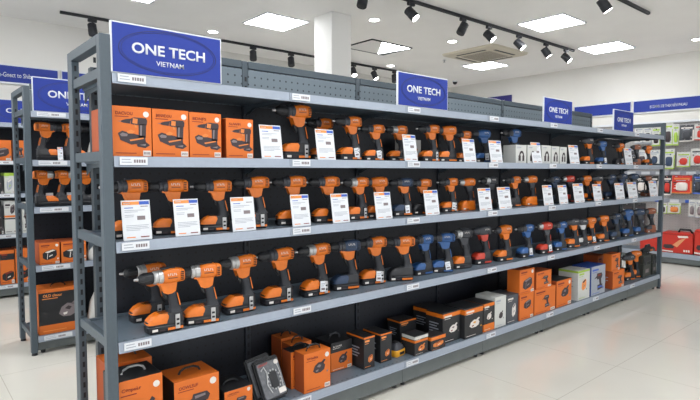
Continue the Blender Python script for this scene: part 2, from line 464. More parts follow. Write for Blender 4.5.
rack('gondola_rack', R3X, R3Y, 4, 'grey steel shelf rack against the back wall at far left', (True, True), ZS3, 2.15)

ROWN = ['header ledge', 'top product shelf', 'second shelf', 'third shelf', 'bottom shelf']
def price_label(x, y, z, label, w=.118, rz=0):
    t = empty('price_label', (x, y, z), rz, label=label, cat='price label', group='white price labels on the shelf rails')
    MB().box(0, w, -.0015, 0, -.034, 0, whitem).build('card', t)
    q = MB(); q.box(.008, w*.38, -.002, -.0015, -.012, -.008, inkt); q.box(.008, w*.42, -.002, -.0015, -.024, -.020, inkt)
    for k in range(5): q.box(w*.5+k*.0105, w*.5+.0075+k*.0105, -.002, -.0015, -.024, -.010, inkg)
    q.build('printing', t)
for i, z in enumerate(ZS):
    for k in range(7):
        if i == 4 and k == 0: continue
        pos = 'left end' if k == 0 else ORD[k]+' bay from left'
        price_label(X0+.9*k+(.022 if k == 0 else .012), YF-.0045, z-.003, f'white price label on the {ROWN[i]} rail of front rack, {pos}')
for i, z in enumerate(ZS2):
    price_label(R2X+.04, R2Y-.0045, z-.003, f'white price label on the {ROWN[i]} rail of the second rack behind', .2)
for i, z in enumerate(ZS3[1:]):
    price_label(.82, R3Y-.0045, z-.003, f'white price label on the {ROWN[i+1]} rail of the far left rack', .2)

SZ = ZS[0]+.001
one_tech(X0-.003, YF-.001, SZ, .508, .216, 'large blue ONE TECH VIETNAM sign at the left end of the front rack')
one_tech(2.43, YF+.002, SZ, .5, .215, 'blue ONE TECH VIETNAM sign on the middle of the front rack')
one_tech(4.215, YF+.002, SZ, .5, .215, 'blue ONE TECH VIETNAM sign on the right part of the front rack')
one_tech(5.60, YF+.002, SZ, .49, .215, 'small looking blue ONE TECH VIETNAM sign nearest the right end of the front rack')
one_tech(R2X+.014, R2Y+.002, ZS2[0]+.001, .62, .262, 'blue ONE TECH sign on the rack behind, seen through the open end frame')
one_tech(at(-8,110,1,R3Y).x, R3Y+.002, ZS3[0]+.001, .75, .26, 'blue ONE TECH sign at far left, partly hidden by the second rack')

# ---------------------------------------------------------------- wall banners
def banner(name, length, h, loc, rz, label, txt=None, tx=0, tw=1):
    t = empty(name, loc, rz, label=label, cat='sign')
    MB().box(0, length, 0, .03, 0, h, whitem, .002).build('frame', t)
    MB().box(.01, length-.01, -.003, .002, .022, h-.018, blue).build('panel', t)
    if txt: inst('lettering', text_mesh(txt, whitem, tw, .055, bold=.004), t, (tx, -.003, h*.46))
xb = at(58.5, 75, 1, 7.59).x
banner('wall_banner', xb+.6, .235, (-.6, YB-.032, 2.49), 0, 'long blue banner with white lettering on the back wall at left', 're-Gnect to Shibne', (at(-3,80,1,7.59).x+at(36,80,1,7.59).x)/2+.6, at(36,80,1,7.59).x-at(-3,80,1,7.59).x)
banner('wall_banner', 9.3-xb-.04, .235, (xb+.03, YB-.032, 2.49), 0, 'long blue banner on the back wall, mostly hidden behind racks and signs')
yb = [at(700, 100, 0, 9.48).y-1.8, at(632, 106, 0, 9.48).y, at(573, 110, 0, 9.48).y, 5.9]
banner('wall_banner', yb[1]-yb[0]-.03, .225, (XR-.032, yb[1]-.015, 2.39), -PI/2, 'blue banner with white lettering high on the right wall', 'ECOMMX DE THEX KÉVI PHUAU', (yb[1]-at(667, 105, 0, 9.48).y), 1.0*(at(649, 105, 0, 9.48).y-at(686, 105, 0, 9.48).y))
banner('wall_banner', yb[2]-yb[1]-.03, .225, (XR-.032, yb[2]-.015, 2.39), -PI/2, 'plain blue banner on the right wall between the two right-hand rack signs')
banner('wall_banner', yb[3]-yb[2]-.03, .225, (XR-.032, yb[3]-.015, 2.39), -PI/2, 'plain blue banner on the right wall, mostly hidden behind the third rack sign')
p0, p1 = at(486, 98, 0, 9.48), at(511, 94.5, 0, 9.48)
t = empty('wall_poster', (XR-.022, p0.y, 2.72), -PI/2, label='small dark navy poster high on the right wall above the rack header', cat='poster')
MB().box(0, p0.y-p1.y, 0, .02, 0, .25, mat('poster_navy', (44, 42, 112), .5), .002).build('panel', t)
inst('lettering', text_mesh('HEINNY', inkt, .3, .05), t, ((p0.y-p1.y)/2, -.001, .14))

# ---------------------------------------------------------------- power tools
STY = {  # desc, body, nose, cap, battery, collar material, shape
 'os': ('orange cordless drill with silver collar', orange, orange, orange, batk, silver, 'drill'),
 'ok': ('orange cordless drill with black collar', orange, orange, orange, batk, tooldark, 'drill'),
 'oc': ('stubby orange impact driver', orange, orange, orange, batk, tooldark, 'driver'),
 'od': ('orange drill on dark battery', orange, orange, batk, batk, tooldark, 'drill'),
 'oo': ('orange driver on an all orange battery', orange, tooldark, orange, orange, silver, 'driver'),
 'to': ('blue grey drill with orange front', toolnavy, orange, toolnavy, batk, tooldark, 'drill'),
 'bo': ('blue drill with orange front', toolblue, orange, orange, batk, tooldark, 'drill'),
 'bl': ('bright blue cordless drill', toolblue, toolblue, toolblue, batk, tooldark, 'drill'),
 'bb': ('bright blue impact driver', toolblue, toolblue, toolblue, batk, tooldark, 'driver'),
 'nv': ('dark navy cordless drill', toolnavy, toolnavy, toolnavy, batk, tooldark, 'drill'),
 'nb': ('dark navy driver with blue battery', toolnavy, tooldark, toolblue, batk, tooldark, 'driver'),
 'dk': ('charcoal drill with orange battery top', tooldark, tooldark, orange, batk, silver, 'drill'),
 'do': ('charcoal driver with orange nose', tooldark, orange, orange, batk, tooldark, 'driver'),
 'rd': ('charcoal driver with red head', tooldark, toolred, toolred, batk, tooldark, 'driver'),
 'rr': ('red orange impact driver', toolred, tooldark, toolred, batk, silver, 'driver'),
 'br': ('rusty brown cordless drill', toolbrown, tooldark, tooldark, toolbrown, tooldark, 'driver'),
 'gy': ('grey and silver driver', tooldark, silver, silver, batk, silver, 'driver'),
}
PROTO = {}
def make_tool(sty):
    d, body, nose, cap, bat, collar, shape = STY[sty]
    t = empty('cordless_drill' if shape == 'drill' else 'impact_driver', (0, 0, -50))
    Y, Z = (0, 1, 0), (0, 0, 1)
    def sec(x, z, hy, hz): return ((x, 0, z), (0, hy, 0), (0, 0, hz))
    dr = shape == 'drill'
    # housing
    h = MB()
    if dr:
        h.loft([sec(-.008, .262, .026, .028), sec(-.003, .263, .030, .033), (sec(.012, .264, .033, .035)), sec(.03, .266, .034, .037), sec(.066, .266, .033, .036),
                sec(.068, .266, .030, .033), sec(.072, .266, .030, .033), sec(.074, .266, .033, .035), sec(.092, .264, .031, .032), sec(.099, .262, .024, .027)], body, 18, 3.2)
        h.box(-.012, .055, -.014, .014, .297, .307, rubber, .003)
    else:
        h.loft([sec(-.045, .262, .024, .026), sec(-.035, .262, .031, .033), sec(.0, .264, .035, .039), sec(.045, .266, .035, .039),
                sec(.047, .266, .032, .036), sec(.051, .266, .032, .036), sec(.053, .266, .034, .038), sec(.078, .264, .033, .035), sec(.088, .262, .025, .026)], body, 18, 2.8)
    ho = h.build('motor_housing', t)
    v = MB()
    for k in range(5):
        for sy in (-1, 1): v.box(.076, .090, sy*.0315-.0035, sy*.0315+.0035, .244+k*.009, .248+k*.009, dark)
    v.build('vents', ho)
    g = MB()      # brand marks: pale letter-like bars
    for sy in (-1, 1):
        for k in range(5):
            x_ = .012+k*.0095
            g.box(x_, x_+.002, sy*.0345-.0008, sy*.0345+.0008, .269, .280, inkl)
            g.box(x_+.002, x_+.0065, sy*.0345-.0008, sy*.0345+.0008, .278 if k % 2 else .269, .280 if k % 2 else .271, inkl)
        g.box(.012, .058, sy*.0345-.0006, sy*.0345+.0006, .256, .259, rubber)
    g.build('brand_mark', ho)
    # throat: nose piece running down into the trigger guard
    n = MB(); n.prism([(-.038, .240), (-.036, .229), (-.020, .225), (-.012, .204), (-.004, .186), (.014, .178), (.036, .180), (.054, .190), (.062, .238), (.03, .246), (-.03, .246)], -.020, .020, nose)
    bm_ = n.build('trigger_guard', t)
    # collar and chuck
    c = MB()
    if dr:
        c.loft([sec(-.004, .262, .030, .030), sec(-.008, .262, .034, .034), sec(-.027, .262, .034, .034), sec(-.029, .262, .031, .031), sec(-.032, .262, .031, .031),
                sec(-.034, .262, .033, .033), sec(-.046, .262, .032, .032), sec(-.050, .262, .027, .027)], collar, 24, 2)
        c.build('collar', t)
        k = MB(); k.loft([sec(-.050, .262, .026, .026), sec(-.054, .262, .028, .028), sec(-.098, .262, .0265, .0265), sec(-.110, .262, .019, .019), sec(-.117, .262, .012, .012)], blackm, 20, 2)
        for j in range(10):
            a = 2*PI*j/10; k.box(-.094, -.058, -.003, .003, .0255, .0295, blackm, .001, Matrix.Translation((0, 0, .262)) @ Matrix.Rotation(a, 4, 'X'))
        ko = k.build('chuck', t)
        MB().loft([sec(-.116, .262, .008, .008), sec(-.134, .262, .0065, .0065), sec(-.136, .262, .004, .004)], silver, 12, 2).build('chuck_jaws', ko)
    else:
        c.loft([sec(-.043, .262, .027, .028), sec(-.048, .262, .030, .031), sec(-.075, .262, .026, .026), sec(-.088, .262, .018, .018)], collar, 22, 2); c.build('collar', t)
        k = MB(); k.loft([sec(-.086, .262, .015, .015), sec(-.110, .262, .014, .014), sec(-.114, .262, .010, .010)], blackm, 18, 2); ko = k.build('chuck', t)
        MB().loft([sec(-.112, .262, .005, .005), sec(-.128, .262, .0045, .0045), sec(-.130, .262, .002, .002)], silver, 8, 2).build('chuck_jaws', ko)
    # grip
    g = MB(); g.loft([((.034, 0, .205), (.024, 0, .004), (0, .016, 0)), ((.034, 0, .186), (.024, 0, .004), (0, .0185, 0)), ((.038, 0, .172), (.023, 0, .004), (0, .0195, 0)), ((.044, 0, .15), (.022, 0, .004), (0, .0195, 0)),
                      ((.051, 0, .12), (.023, 0, .004), (0, .020, 0)), ((.055, 0, .098), (.031, 0, 0), (0, .025, 0)), ((.050, 0, .086), (.046, 0, 0), (0, .034, 0))], rubber, 16, 2.6)
    go = g.build('grip', t)
    s = MB()
    for sy in (-1, 1):
        s.v_ = None
        s.add([(x, sy*.0212+yy, z) for yy in (-.0008, .0008) for x, z in ((.058, .180), (.062, .180), (.069, .150), (.076, .118), (.071, .118), (.064, .150))],
              [(0, 1, 2, 5), (5, 2, 3, 4), (6, 11, 8, 7), (11, 10, 9, 8), (0, 6, 7, 1), (1, 7, 8, 2), (2, 8, 9, 3), (3, 9, 10, 4), (4, 10, 11, 5), (5, 11, 6, 0)], nose if nose not in (tooldark, silver) else body)
    s.build('piping', go)
    MB().loft([((.002, 0, .196), (.010, 0, 0), (0, .011, 0)), ((.001, 0, .18), (.009, 0, 0), (0, .011, 0)), ((.010, 0, .158), (.008, 0, 0), (0, .010, 0)), ((.014, 0, .15), (.004, 0, 0), (0, .007, 0))], blackm, 12, 3).build('trigger', t)
    # battery
    bb = MB(); bb.loft([((0, 0, 0), (.080, 0, 0), (0, .036, 0)), ((0, 0, .006), (.088, 0, 0), (0, .041, 0)), ((0, 0, .030), (.090, 0, 0), (0, .043, 0)), ((.001, 0, .034), (.086, 0, 0), (0, .040, 0)), ((.001, 0, .038), (.089, 0, 0), (0, .042, 0)),
                        ((.002, 0, .056), (.088, 0, 0), (0, .041, 0)), ((.012, 0, .072), (.076, 0, 0), (0, .036, 0)), ((.028, 0, .090), (.058, 0, 0), (0, .033, 0))], bat, 22, 5)
    bo = bb.build('battery', t)
    cp = MB(); cp.loft([((-.034, 0, .044), (.054, 0, 0), (0, .0432, 0)), ((-.032, 0, .060), (.052, 0, 0), (0, .0432, 0)), ((-.022, 0, .079), (.042, 0, 0), (0, .039, 0)), ((-.012, 0, .090), (.030, 0, 0), (0, .033, 0))], cap, 18, 4.5)
    cp.box(-.072, -.05, -.016, .016, .060, .076, blackm, .003, Matrix.Translation((.004, 0, 0)) @ Matrix.Rotation(0, 4, 'Y'))
    cp.build('battery_cap', bo)
    dm = MB()
    for sy in (-1,):
        y0, y1 = sorted((sy*.0425, sy*.0437))
        dm.box(.004, .078, y0, y1, .010, .022, nose if nose not in (tooldark, silver) else body)
        dm.box(-.070, -.044, y0, y1, .012, .024, inkl); dm.box(-.036, -.010, y0, y1, .010, .018, inkd)
    dm.build('battery_mark', bo)
    cl = MB(); cl.box(.040, .062, -.0475, -.044, .012, .082, silver, .001); cl.box(.044, .058, -.0485, -.047, .030, .040, dark); cl.box(.044, .058, -.0485, -.047, .052, .062, dark)
    cl.build('belt_clip', bo) if sty in ('os', 'ok') else None
    return t
def tag_mesh():
    q = MB(); q.box(-.017, .017, -.001, .001, -.045, .0, whitem)
    q.box(-.012, .012, -.0016, -.001, -.014, -.010, inkt); q.box(-.012, .006, -.0016, -.001, -.022, -.019, inkt); q.box(-.011, .011, -.0016, -.001, -.038, -.029, inkg)
    return q.mesh('hang_tag')
TAGM = tag_mesh()
TOOLS = []
def tool(shelf, l, r, top, sty, y=None, yb=None, rot=8., tagged=False, where='front', zs=ZS, scl=None, px=0):
    z = zs[shelf]+.0005
    cx = (l+r)/2
    if yb is not None: P = at(cx, yb, 2, z); Y = max(P.y+.042, YF+.06)
    else: Y = y if y else 2.475
    xc = at(cx, (top+220)/2 if False else top+30, 1, Y).x
    # re-evaluate near the base height
    for _ in range(3):
        v = Vector((xc, Y, z+.04))-CAM; dd = v.dot(FWD); sy = 200-FPX*v.dot(UPV)/dd
        xc = at(cx, sy, 1, Y).x
    zt = at(cx, top, 1, Y).z
    k = scl or max(.78, min(1.04, (zt-z)/.309))
    TOOLS.append(dict(shelf=shelf, x=xc+px, Y=Y, z=z, k=k, sty=sty, rot=rot, tagged=tagged, where=where))

# --- top product shelf
T = tool
T(1, 283, 305.5, 98, 'ok', 2.50, rot=3)
T(1, 310, 330, 117, 'ok', 2.66, rot=3)
T(1, 337, 360, 115, 'ok', 2.50, rot=3, tagged=True)
T(1, 362, 383.5, 124, 'ok', 2.50, rot=6, tagged=True)
T(1, 387, 406, 124.5, 'os', 2.52, rot=6)
T(1, 419, 438, 123.5, 'ok', 2.50, rot=8)
T(1, 437, 455, 125, 'oc', 2.50, rot=8)
T(1, 455, 469, 130, 'ok', 2.54, rot=10)
T(1, 474, 488, 129, 'bb', 2.53, rot=10, tagged=True)
T(1, 503, 519, 128, 'bl', 2.51, rot=10)
T(1, 580, 593, 137, 'do', 2.47, rot=10)
T(1, 594, 607, 140.5, 'bb', 2.47, rot=12, tagged=True)
T(1, 611, 625, 143, 'od', 2.47, rot=12, tagged=True)
T(1, 629, 641, 145, 'br', 2.48, rot=14)
T(1, 641, 652, 147, 'oc', 2.48, rot=14)
# --- second shelf
T(2, 114, 142, 177.8, 'ok', 2.50, rot=0)
T(2, 154, 185, 177.8, 'ok', 2.50, rot=0)
T(2, 200.5, 228.5, 178.5, 'ok', 2.49, rot=0)
T(2, 238, 266, 175, 'ok', 2.49, rot=2)
T(2, 277, 303, 174.5, 'ok', 2.49, rot=3)
T(2, 312, 337, 175, 'ok', 2.49, rot=3)
T(2, 345, 367, 176, 'os', 2.49, rot=5)
T(2, 366, 386, 176, 'oc', 2.50, rot=7)
T(2, 391, 411, 177, 'to', 2.50, rot=8, tagged=True)
T(2, 411, 429, 178, 'od', 2.50, rot=8)
T(2, 439, 457, 177, 'ok', 2.50, rot=8, tagged=True)
T(2, 458, 475, 177.5, 'oo', 2.51, rot=8)
T(2, 481, 496, 176, 'dk', 2.51, rot=9)
T(2, 504, 520, 175.5, 'od', 2.50, rot=9)
T(2, 521.5, 537, 175, 'oo', 2.50, rot=10)
T(2, 546, 558, 176, 'nv', 2.50, rot=12)
T(2, 562, 573, 175, 'rr', 2.50, rot=12)
T(2, 579, 590, 175, 'oc', 2.50, rot=14)
T(2, 591.5, 601, 175, 'do', 2.50, rot=14)
T(2, 604, 613, 174, 'nv', 2.50, rot=16)
T(2, 615, 625, 173, 'nv', 2.50, rot=16)
T(2, 627, 637, 173, 'nb', 2.50, rot=16)
T(2, 641, 651, 175.5, 'br', 2.50, rot=16)
# --- third shelf
T(3, 128, 166, 262, 'os', yb=322, rot=0)
T(3, 144, 184, 267, 'os', yb=337, rot=2)
T(3, 183, 220, 262, 'os', yb=325, rot=0)
T(3, 221, 256, 253.6, 'os', yb=314, rot=0)
T(3, 260, 293, 244.6, 'ok', yb=305, rot=2)
T(3, 299, 330, 242, 'os', yb=297, rot=2, tagged=True)
T(3, 330, 359, 237.5, 'to', yb=291, rot=2)
T(3, 357, 386, 234.6, 'ok', yb=285.5, rot=4, tagged=True)
T(3, 387, 412.5, 235, 'od', yb=282, rot=4)
T(3, 410, 433, 233.8, 'bl', yb=276, rot=8)
T(3, 429.5, 453.5, 232, 'bl', yb=273.5, rot=8, tagged=True)
T(3, 450, 471, 228, 'dk', yb=269.5, rot=10)
T(3, 470.5, 491, 225, 'rd', yb=265, rot=10)
T(3, 492, 513, 224.5, 'oc', yb=262, rot=8)
T(3, 514, 535, 223.5, 'bl', yb=258.5, rot=8, tagged=True)
T(3, 536, 552, 221.6, 'rr', yb=254.5, rot=10, tagged=True)
T(3, 552, 565, 221, 'bl', yb=251.5, rot=14)
T(3, 566, 576.5, 218, 'do', yb=248.5, rot=16)
T(3, 576, 584, 218, 'gy', y=2.47, rot=18)
T(3, 583, 594.5, 217, 'oc', yb=244.7, rot=16, tagged=True)
T(3, 594, 608.5, 215, 'oc', yb=242.7, rot=14)
T(3, 607, 620, 213, 'nv', yb=240.3, rot=14)
T(3, 619, 632.5, 209, 'bb', yb=237.5, rot=14)
T(3, 631.5, 643, 208.5, 'nb', yb=235.3, rot=16)
T(3, 645, 656, 207.5, 'br', yb=233, rot=16, px=-.05)
# --- bottom shelf, right end
T(4, 621, 634, 254, 'do', yb=281.5, rot=14)
T(4, 629, 641, 247, 'oc', yb=278.5, rot=26, px=-.05)

# spread the row so that no two tools run through each other
for s in range(1, 5):
    row = [t_ for t_ in TOOLS if t_['shelf'] == s]
    for a_, b_ in zip(row, row[1:]):
        gap = b_['x']-a_['x']
        if gap > .25 or abs(a_['Y']-b_['Y']) > .062: continue
        need = (.060-(b_['Y']-a_['Y']))/max(gap, .1)
        b_['rot'] = max(b_['rot'], min(34, math.degrees(math.asin(max(0, min(.55, need))))))
cnt = {}
for t_ in TOOLS:
    s, sty = t_['shelf'], t_['sty']
    if sty not in PROTO: PROTO[sty] = o = make_tool(sty); first = True
    else: o = copy_tree(PROTO[sty])
    cnt[s] = cnt.get(s, -1)+1
    o.location = (t_['x'], t_['Y'], t_['z']); o.rotation_euler = (0, 0, -math.radians(t_['rot'])); o.scale = (t_['k'],)*3
    n = sum(1 for q in TOOLS if q['shelf'] == s)
    place = f'{ORD[cnt[s]]} tool from left'
    if s == 4: place = 'front of the pair' if cnt[s] == 0 else 'rear of the pair'
    tag(o, f"{'tagged ' if t_['tagged'] else ''}{STY[sty][0]} on the {ROWN[s]}, {place}" , 'power drill' if STY[sty][6] == 'drill' else 'impact driver', f'power tools on the {ROWN[s]}')
    if t_['tagged']:
        t_['obj'] = o
for t_ in TOOLS:
    if t_.get('obj'):
        g = inst('hang_tag', TAGM, t_['obj'], (.03, -.0455, .085)); g.rotation_euler = (math.radians(-4), math.radians(random.uniform(-14, 10)), 0); g.scale = (1.15, 1, 1.35)

# ---------------------------------------------------------------- information cards
CARDN = {}
def card(shelf, l, r, top, where, y=2.384, blue_head=True, roll=0, zs=ZS, zoff=0):
    z = zs[shelf]+.001+zoff; l += 1.2; r += 1.2
    P0, P1 = at(l+.03*(r-l), top+20, 1, y), at(r-.08*(r-l), top+20, 1, y)
    zt = at(l, top, 1, y+.02).z
    w, h = P1.x-P0.x, (zt-z)
    t = empty('price_card', ((P0.x+P1.x)/2, y, z), label=where, cat='price card', group='white information cards standing on the shelves')
    t.rotation_euler = (math.radians(-9), math.radians(roll), 0)
    MB().box(-w/2, w/2, 0, .003, 0, h, whitem, .0008).build('card', t)
    q = MB(); e = -.0006
    def r_(a, b_, c, d, m): q.box(-w/2+a*w, -w/2+b_*w, e, 0, c*h, d*h, m)
    r_(.03, .62 if blue_head else .55, .885, .97, inko)
    if blue_head: r_(.62, .97, .885, .97, inkb)
    r_(.08, .3, .91, .945, inkl)
    r_(.1, .4, .80, .82, inkb); r_(.66, .92, .83, .85, inkg)
    for yy, a, bb in ((.74, .1, .8), (.70, .1, .55), (.62, .1, .42), (.58, .1, .4), (.36, .12, .9), (.32, .12, .86), (.28, .12, .9), (.24, .12, .6)): r_(a, bb, yy, yy+.014, inkt)
    r_(.12, .42, .06, .085, inko); r_(.6, .9, .06, .085, inkr)
    r_(.52, .80, .50, .60, inkg)
    q.build('printing', t)
    q = MB(); q.box(-w*.3, w*.3, .003, .04, 0, .002, clearp); q.build('foot', t)
    return t
def cl(s, what): return f'white price card on the {ROWN[s]}, {what}'
card(1, 260, 284, 124, cl(1, 'just right of the four orange boxes'))
card(1, 316, 336.5, 128.5, cl(1, 'between the first and third drills'))
card(1, 403.5, 418, 134, cl(1, 'below the middle rail seam'))
card(1, 463, 476.5, 138.5, cl(1, 'left of the thin blue driver'))
card(1, 489.5, 503, 140, cl(1, 'left of the big blue drill'))
card(1, 531.5, 542, 142, cl(1, 'among the white headset boxes'))
card(1, 569, 579.5, 144.7, cl(1, 'right of the white headset boxes'))
card(1, 624.5, 632.5, 148, cl(1, 'nearest the right end'))
card(2, 121, 153.5, 200.3, cl(2, 'first from the left, picture of a grey pouch'))
card(2, 173.5, 201.5, 199, cl(2, 'second from the left'))
card(2, 231, 257, 197, cl(2, 'third from the left'), blue_head=False)
card(2, 291, 311.5, 194.5, cl(2, 'above the first rail seam'))
card(2, 331.5, 350.5, 193.5, cl(2, 'right of the first rail seam'))
card(2, 375, 393, 192, cl(2, 'left of the blue grey drill'))
card(2, 424.5, 440, 190, cl(2, 'right of the middle rail seam'))
card(2, 478.5, 492.5, 188, cl(2, 'right of the all orange battery'))
card(2, 498, 512, 187, cl(2, 'just right of the fourth bay seam'))
card(2, 543, 553.5, 185, cl(2, 'left of the navy drill'))
card(2, 558.5, 568, 185, cl(2, 'left of the red driver'))
card(2, 573.5, 584.5, 183.5, cl(2, 'right of the red driver'))
card(2, 593, 602, 184, cl(2, 'left of the floating looking tall card'))
card(2, 615, 624.5, 183, cl(2, 'between two navy drills'))
card(2, 627.5, 637.5, 182, cl(2, 'right of the navy drills'))
card(2, 649, 657.5, 181, cl(2, 'at the right end post'))

# ---------------------------------------------------------------- cartons
def drill_print(q, o, ux, uy, col=(inkd, inkbr, inkg)):
    d, br, gy = col
    P = lambda pts, m, k=0: q.poly(Vector(o)+Vector(ux).cross(Vector(uy)).normalized()*k*.0002, ux, uy, pts, m)
    P([(.0, .80), (.14, .815), (.14, .785)], gy)
    P([(.13, .78), (.2, .755), (.42, .735), (.46, .90), (.28, .875), (.18, .845), (.13, .82)], d)
    P([(.44, .73), (.60, .70), (.98, .72), (1, .86), (.96, .94), (.56, .95), (.46, .91)], d)
    P([(.5, .76), (.66, .74), (.68, .90), (.52, .92)], br, 1)
    P([(.56, .72), (.64, .70), (.66, .62), (.58, .62)], br, 1)
    P([(.70, .74), (.96, .74), (.94, .30), (.70, .30)], d)
    P([(.76, .70), (.82, .70), (.80, .36), (.75, .36)], gy, 1)
    P([(.02, .42), (.16, .50), (.34, .46), (.92, .34), (.94, .14), (.46, .06), (.10, .20)], d)
    P([(.08, .38), (.17, .44), (.34, .40), (.32, .33), (.14, .32)], gy, 1)
    P([(.30, .47), (.44, .55), (.58, .50), (.50, .42), (.36, .42)], br, 1)
    P([(.40, .22), (.86, .30), (.86, .26), (.42, .17)], br, 1)
    P([(.62, .08), (.95, .16), (1.08, .06), (.92, -.04), (.66, .0)], d)
    P([(.72, .06), (.94, .10), (.92, .03)], gy, 1)
BR = random.Random(11)
def blob_print(q, o, ux, uy, col=(inkd, inkg, inkg)):
    """printed picture of a boxed tool: an irregular dark body with handle, pale edges and small accessories"""
    d, br, gy = col
    P = lambda pts, m, k=0: q.poly(Vector(o)+Vector(ux).cross(Vector(uy)).normalized()*k*.0002, ux, uy, pts, m)
    j = lambda a: a+BR.uniform(-.04, .04)
    t = BR.choice((0, 1, 2))
    if t == 0:      # satchel shape
        P([(j(.0), .20), (j(.02), .62), (.16, .78), (.74, .98), (.98, .86), (1, .42), (.82, .16), (.30, .0)], d)
        P([(.16, .74), (.72, .94), (.92, .86), (.36, .64)], gy, 1)
        P([(.34, .60), (.38, .60), (.34, .08), (.30, .08)], gy, 1)
        P([(.46, .38), (.70, .50), (.70, .40), (.46, .28)], br, 1)
    elif t == 1:    # compact drill
        P([(.0, .70), (.30, .84), (.34, .98), (.86, .98), (.98, .84), (.90, .66), (.38, .62), (.30, .72)], d)
        P([(.56, .66), (.82, .68), (.88, .30), (.66, .28)], d)
        P([(.40, .30), (.98, .32), (1., .06), (.42, .0)], d)
        P([(.40, .90), (.80, .92), (.80, .84), (.42, .80)], br, 1)
        P([(.46, .22), (.92, .24), (.92, .14), (.46, .12)], gy, 1)
    else:           # round body with arm
        P([(.08, .30), (.20, .66), (.46, .86), (.76, .80), (.92, .56), (.86, .26), (.60, .10), (.26, .12)], d)
        P([(.62, .80), (.84, 1.), (.96, .92), (.80, .70)], d)
        P([(.34, .56), (.50, .70), (.66, .62), (.56, .46)], gy, 1)
        P([(.26, .32), (.46, .36), (.44, .24), (.30, .20)], br, 1)
    P([(1.02, .0), (1.12, .02), (1.12, .16), (1.02, .14)], gy)
TT = ['DACVOU', 'BƐAVDUU', 'BENVO', 'DAWPU', 'CənpoLy', 'DOWLSUF', 'CARWILL']
def carton(shelf, l, r, top, label, cols, y=None, yb=None, depth=.2, art='blob', name='tool_carton', handle=None, title=None, badge=True, ink=inkr,
           artc=None, band=None, zs=ZS, base=0., group=None, sticker=True, rz=0, sideart=False, cat='box', artbox=(.15, .15, .7, .5), hc=blackm):
    z = zs[shelf]+.0008+base
    if yb is not None: y = max(at(l, yb, 2, z).y, YF+.014 if zs is ZS else -9)
    P0 = at(l, top, 1, y); P1 = at(r, top-(r-l)*.05, 1, y)
    w, h = P1.x-P0.x, P0.z-z
    t = empty(name, (P0.x+w/2, y, z), math.radians(rz), label=label, cat=cat, group=group)
    MB().box(-w/2, w/2, 0, depth, 0, h, cols[0], .0015, cols=cols).build('carton_body', t)
    e = -.0006
    q = MB()
    O, UX, UZ = Vector((-w/2, e, 0)), Vector((w, 0, 0)), Vector((0, 0, h))
    if band:   # coloured band: (v0, v1, material)
        for v0, v1, bmx in band: q.poly(O, UX, UZ, [(.0, v0), (1, v0), (1, v1), (.0, v1)], bmx); 
        for v0, v1, bmx in band: q.poly(Vector((-w/2-.0006, depth, 0)), Vector((0, -depth, 0)), UZ, [(.0, v0), (1, v0), (1, v1), (.0, v1)], bmx)
    ax, ay, aw, ah = artbox
    o2 = O+UX*ax+UZ*ay+Vector((0, -.0003, 0))
    fn = drill_print if art == 'drill' else blob_print
    if art: fn(q, o2, UX*aw, UZ*ah, artc or ((inkd, inkbr, inkg) if art == 'drill' else (inkd, inkg, inkg)))
    if title is None:   # unreadable small title
        q.poly(O+Vector((0, -.0003, 0)), UX, UZ, [(.08, .84), (.5, .84), (.5, .90), (.08, .90)], ink)
    q.poly(O+Vector((0, -.0003, 0)), UX, UZ, [(.08, .785), (.42, .785), (.42, .80), (.08, .80)], ink)
    q.poly(O+Vector((0, -.0003, 0)), UX, UZ, [(.08, .06), (.6, .06), (.6, .075), (.08, .075)], ink)
    if sideart:
        for k in range(4):
            q.poly(Vector((-w/2-.0009, depth, 0)), Vector((0, -depth, 0)), UZ, [(.2, .62-.09*k), (.75-.1*(k % 2), .62-.09*k), (.75-.1*(k % 2), .66-.09*k), (.2, .66-.09*k)], inkt)
    q.build('front_print', t, False)
    if title: inst('title', text_mesh(title, ink, w*.42, h*.065, .0004, .02), t, (-w/2+w*.31, e, h*.86))
    if badge:
        rr = min(w, h)*.075
        MB().cyl((w*.36, 0, h*.86), (w*.36, -.001, h*.86), rr, rr, inkl, 20).build('badge', t)
    if sticker:
        s = MB(); s.box(w*.27, w*.47, -.001, 0, h*.02, h*.125, inkl)
        for k in range(5): s.box(w*.29+k*w*.034, w*.31+k*w*.034, -.0014, -.001, h*.045, h*.1, inkg)
        s.build('barcode_sticker', t)
    if handle:
        hw = min(w*.26, .055); hy = depth*.45; hh = handle
        MB().tube([(-hw, hy, h-.001), (-hw*.85, hy, h+hh*.6), (-hw*.4, hy, h+hh), (hw*.4, hy, h+hh), (hw*.85, hy, h+hh*.6), (hw, hy, h-.001)], .0055, hc, 8).build('handle', t)
    return t
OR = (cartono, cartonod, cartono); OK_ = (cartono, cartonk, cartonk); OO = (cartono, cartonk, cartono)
KO = (cartonk, cartonk, cartonk)
G1 = 'orange drill boxes on the top product shelf'
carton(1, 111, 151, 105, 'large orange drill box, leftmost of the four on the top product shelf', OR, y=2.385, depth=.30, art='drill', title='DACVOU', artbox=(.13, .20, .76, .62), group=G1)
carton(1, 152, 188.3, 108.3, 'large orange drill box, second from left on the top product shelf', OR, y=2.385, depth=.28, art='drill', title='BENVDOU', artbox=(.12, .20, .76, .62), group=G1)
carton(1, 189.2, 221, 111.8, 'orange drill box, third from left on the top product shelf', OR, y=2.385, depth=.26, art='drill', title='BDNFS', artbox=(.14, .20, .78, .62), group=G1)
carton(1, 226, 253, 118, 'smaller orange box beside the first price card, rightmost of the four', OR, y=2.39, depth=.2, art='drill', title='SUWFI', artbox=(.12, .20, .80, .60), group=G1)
WH = (cartonw, cartonw, cartonw)
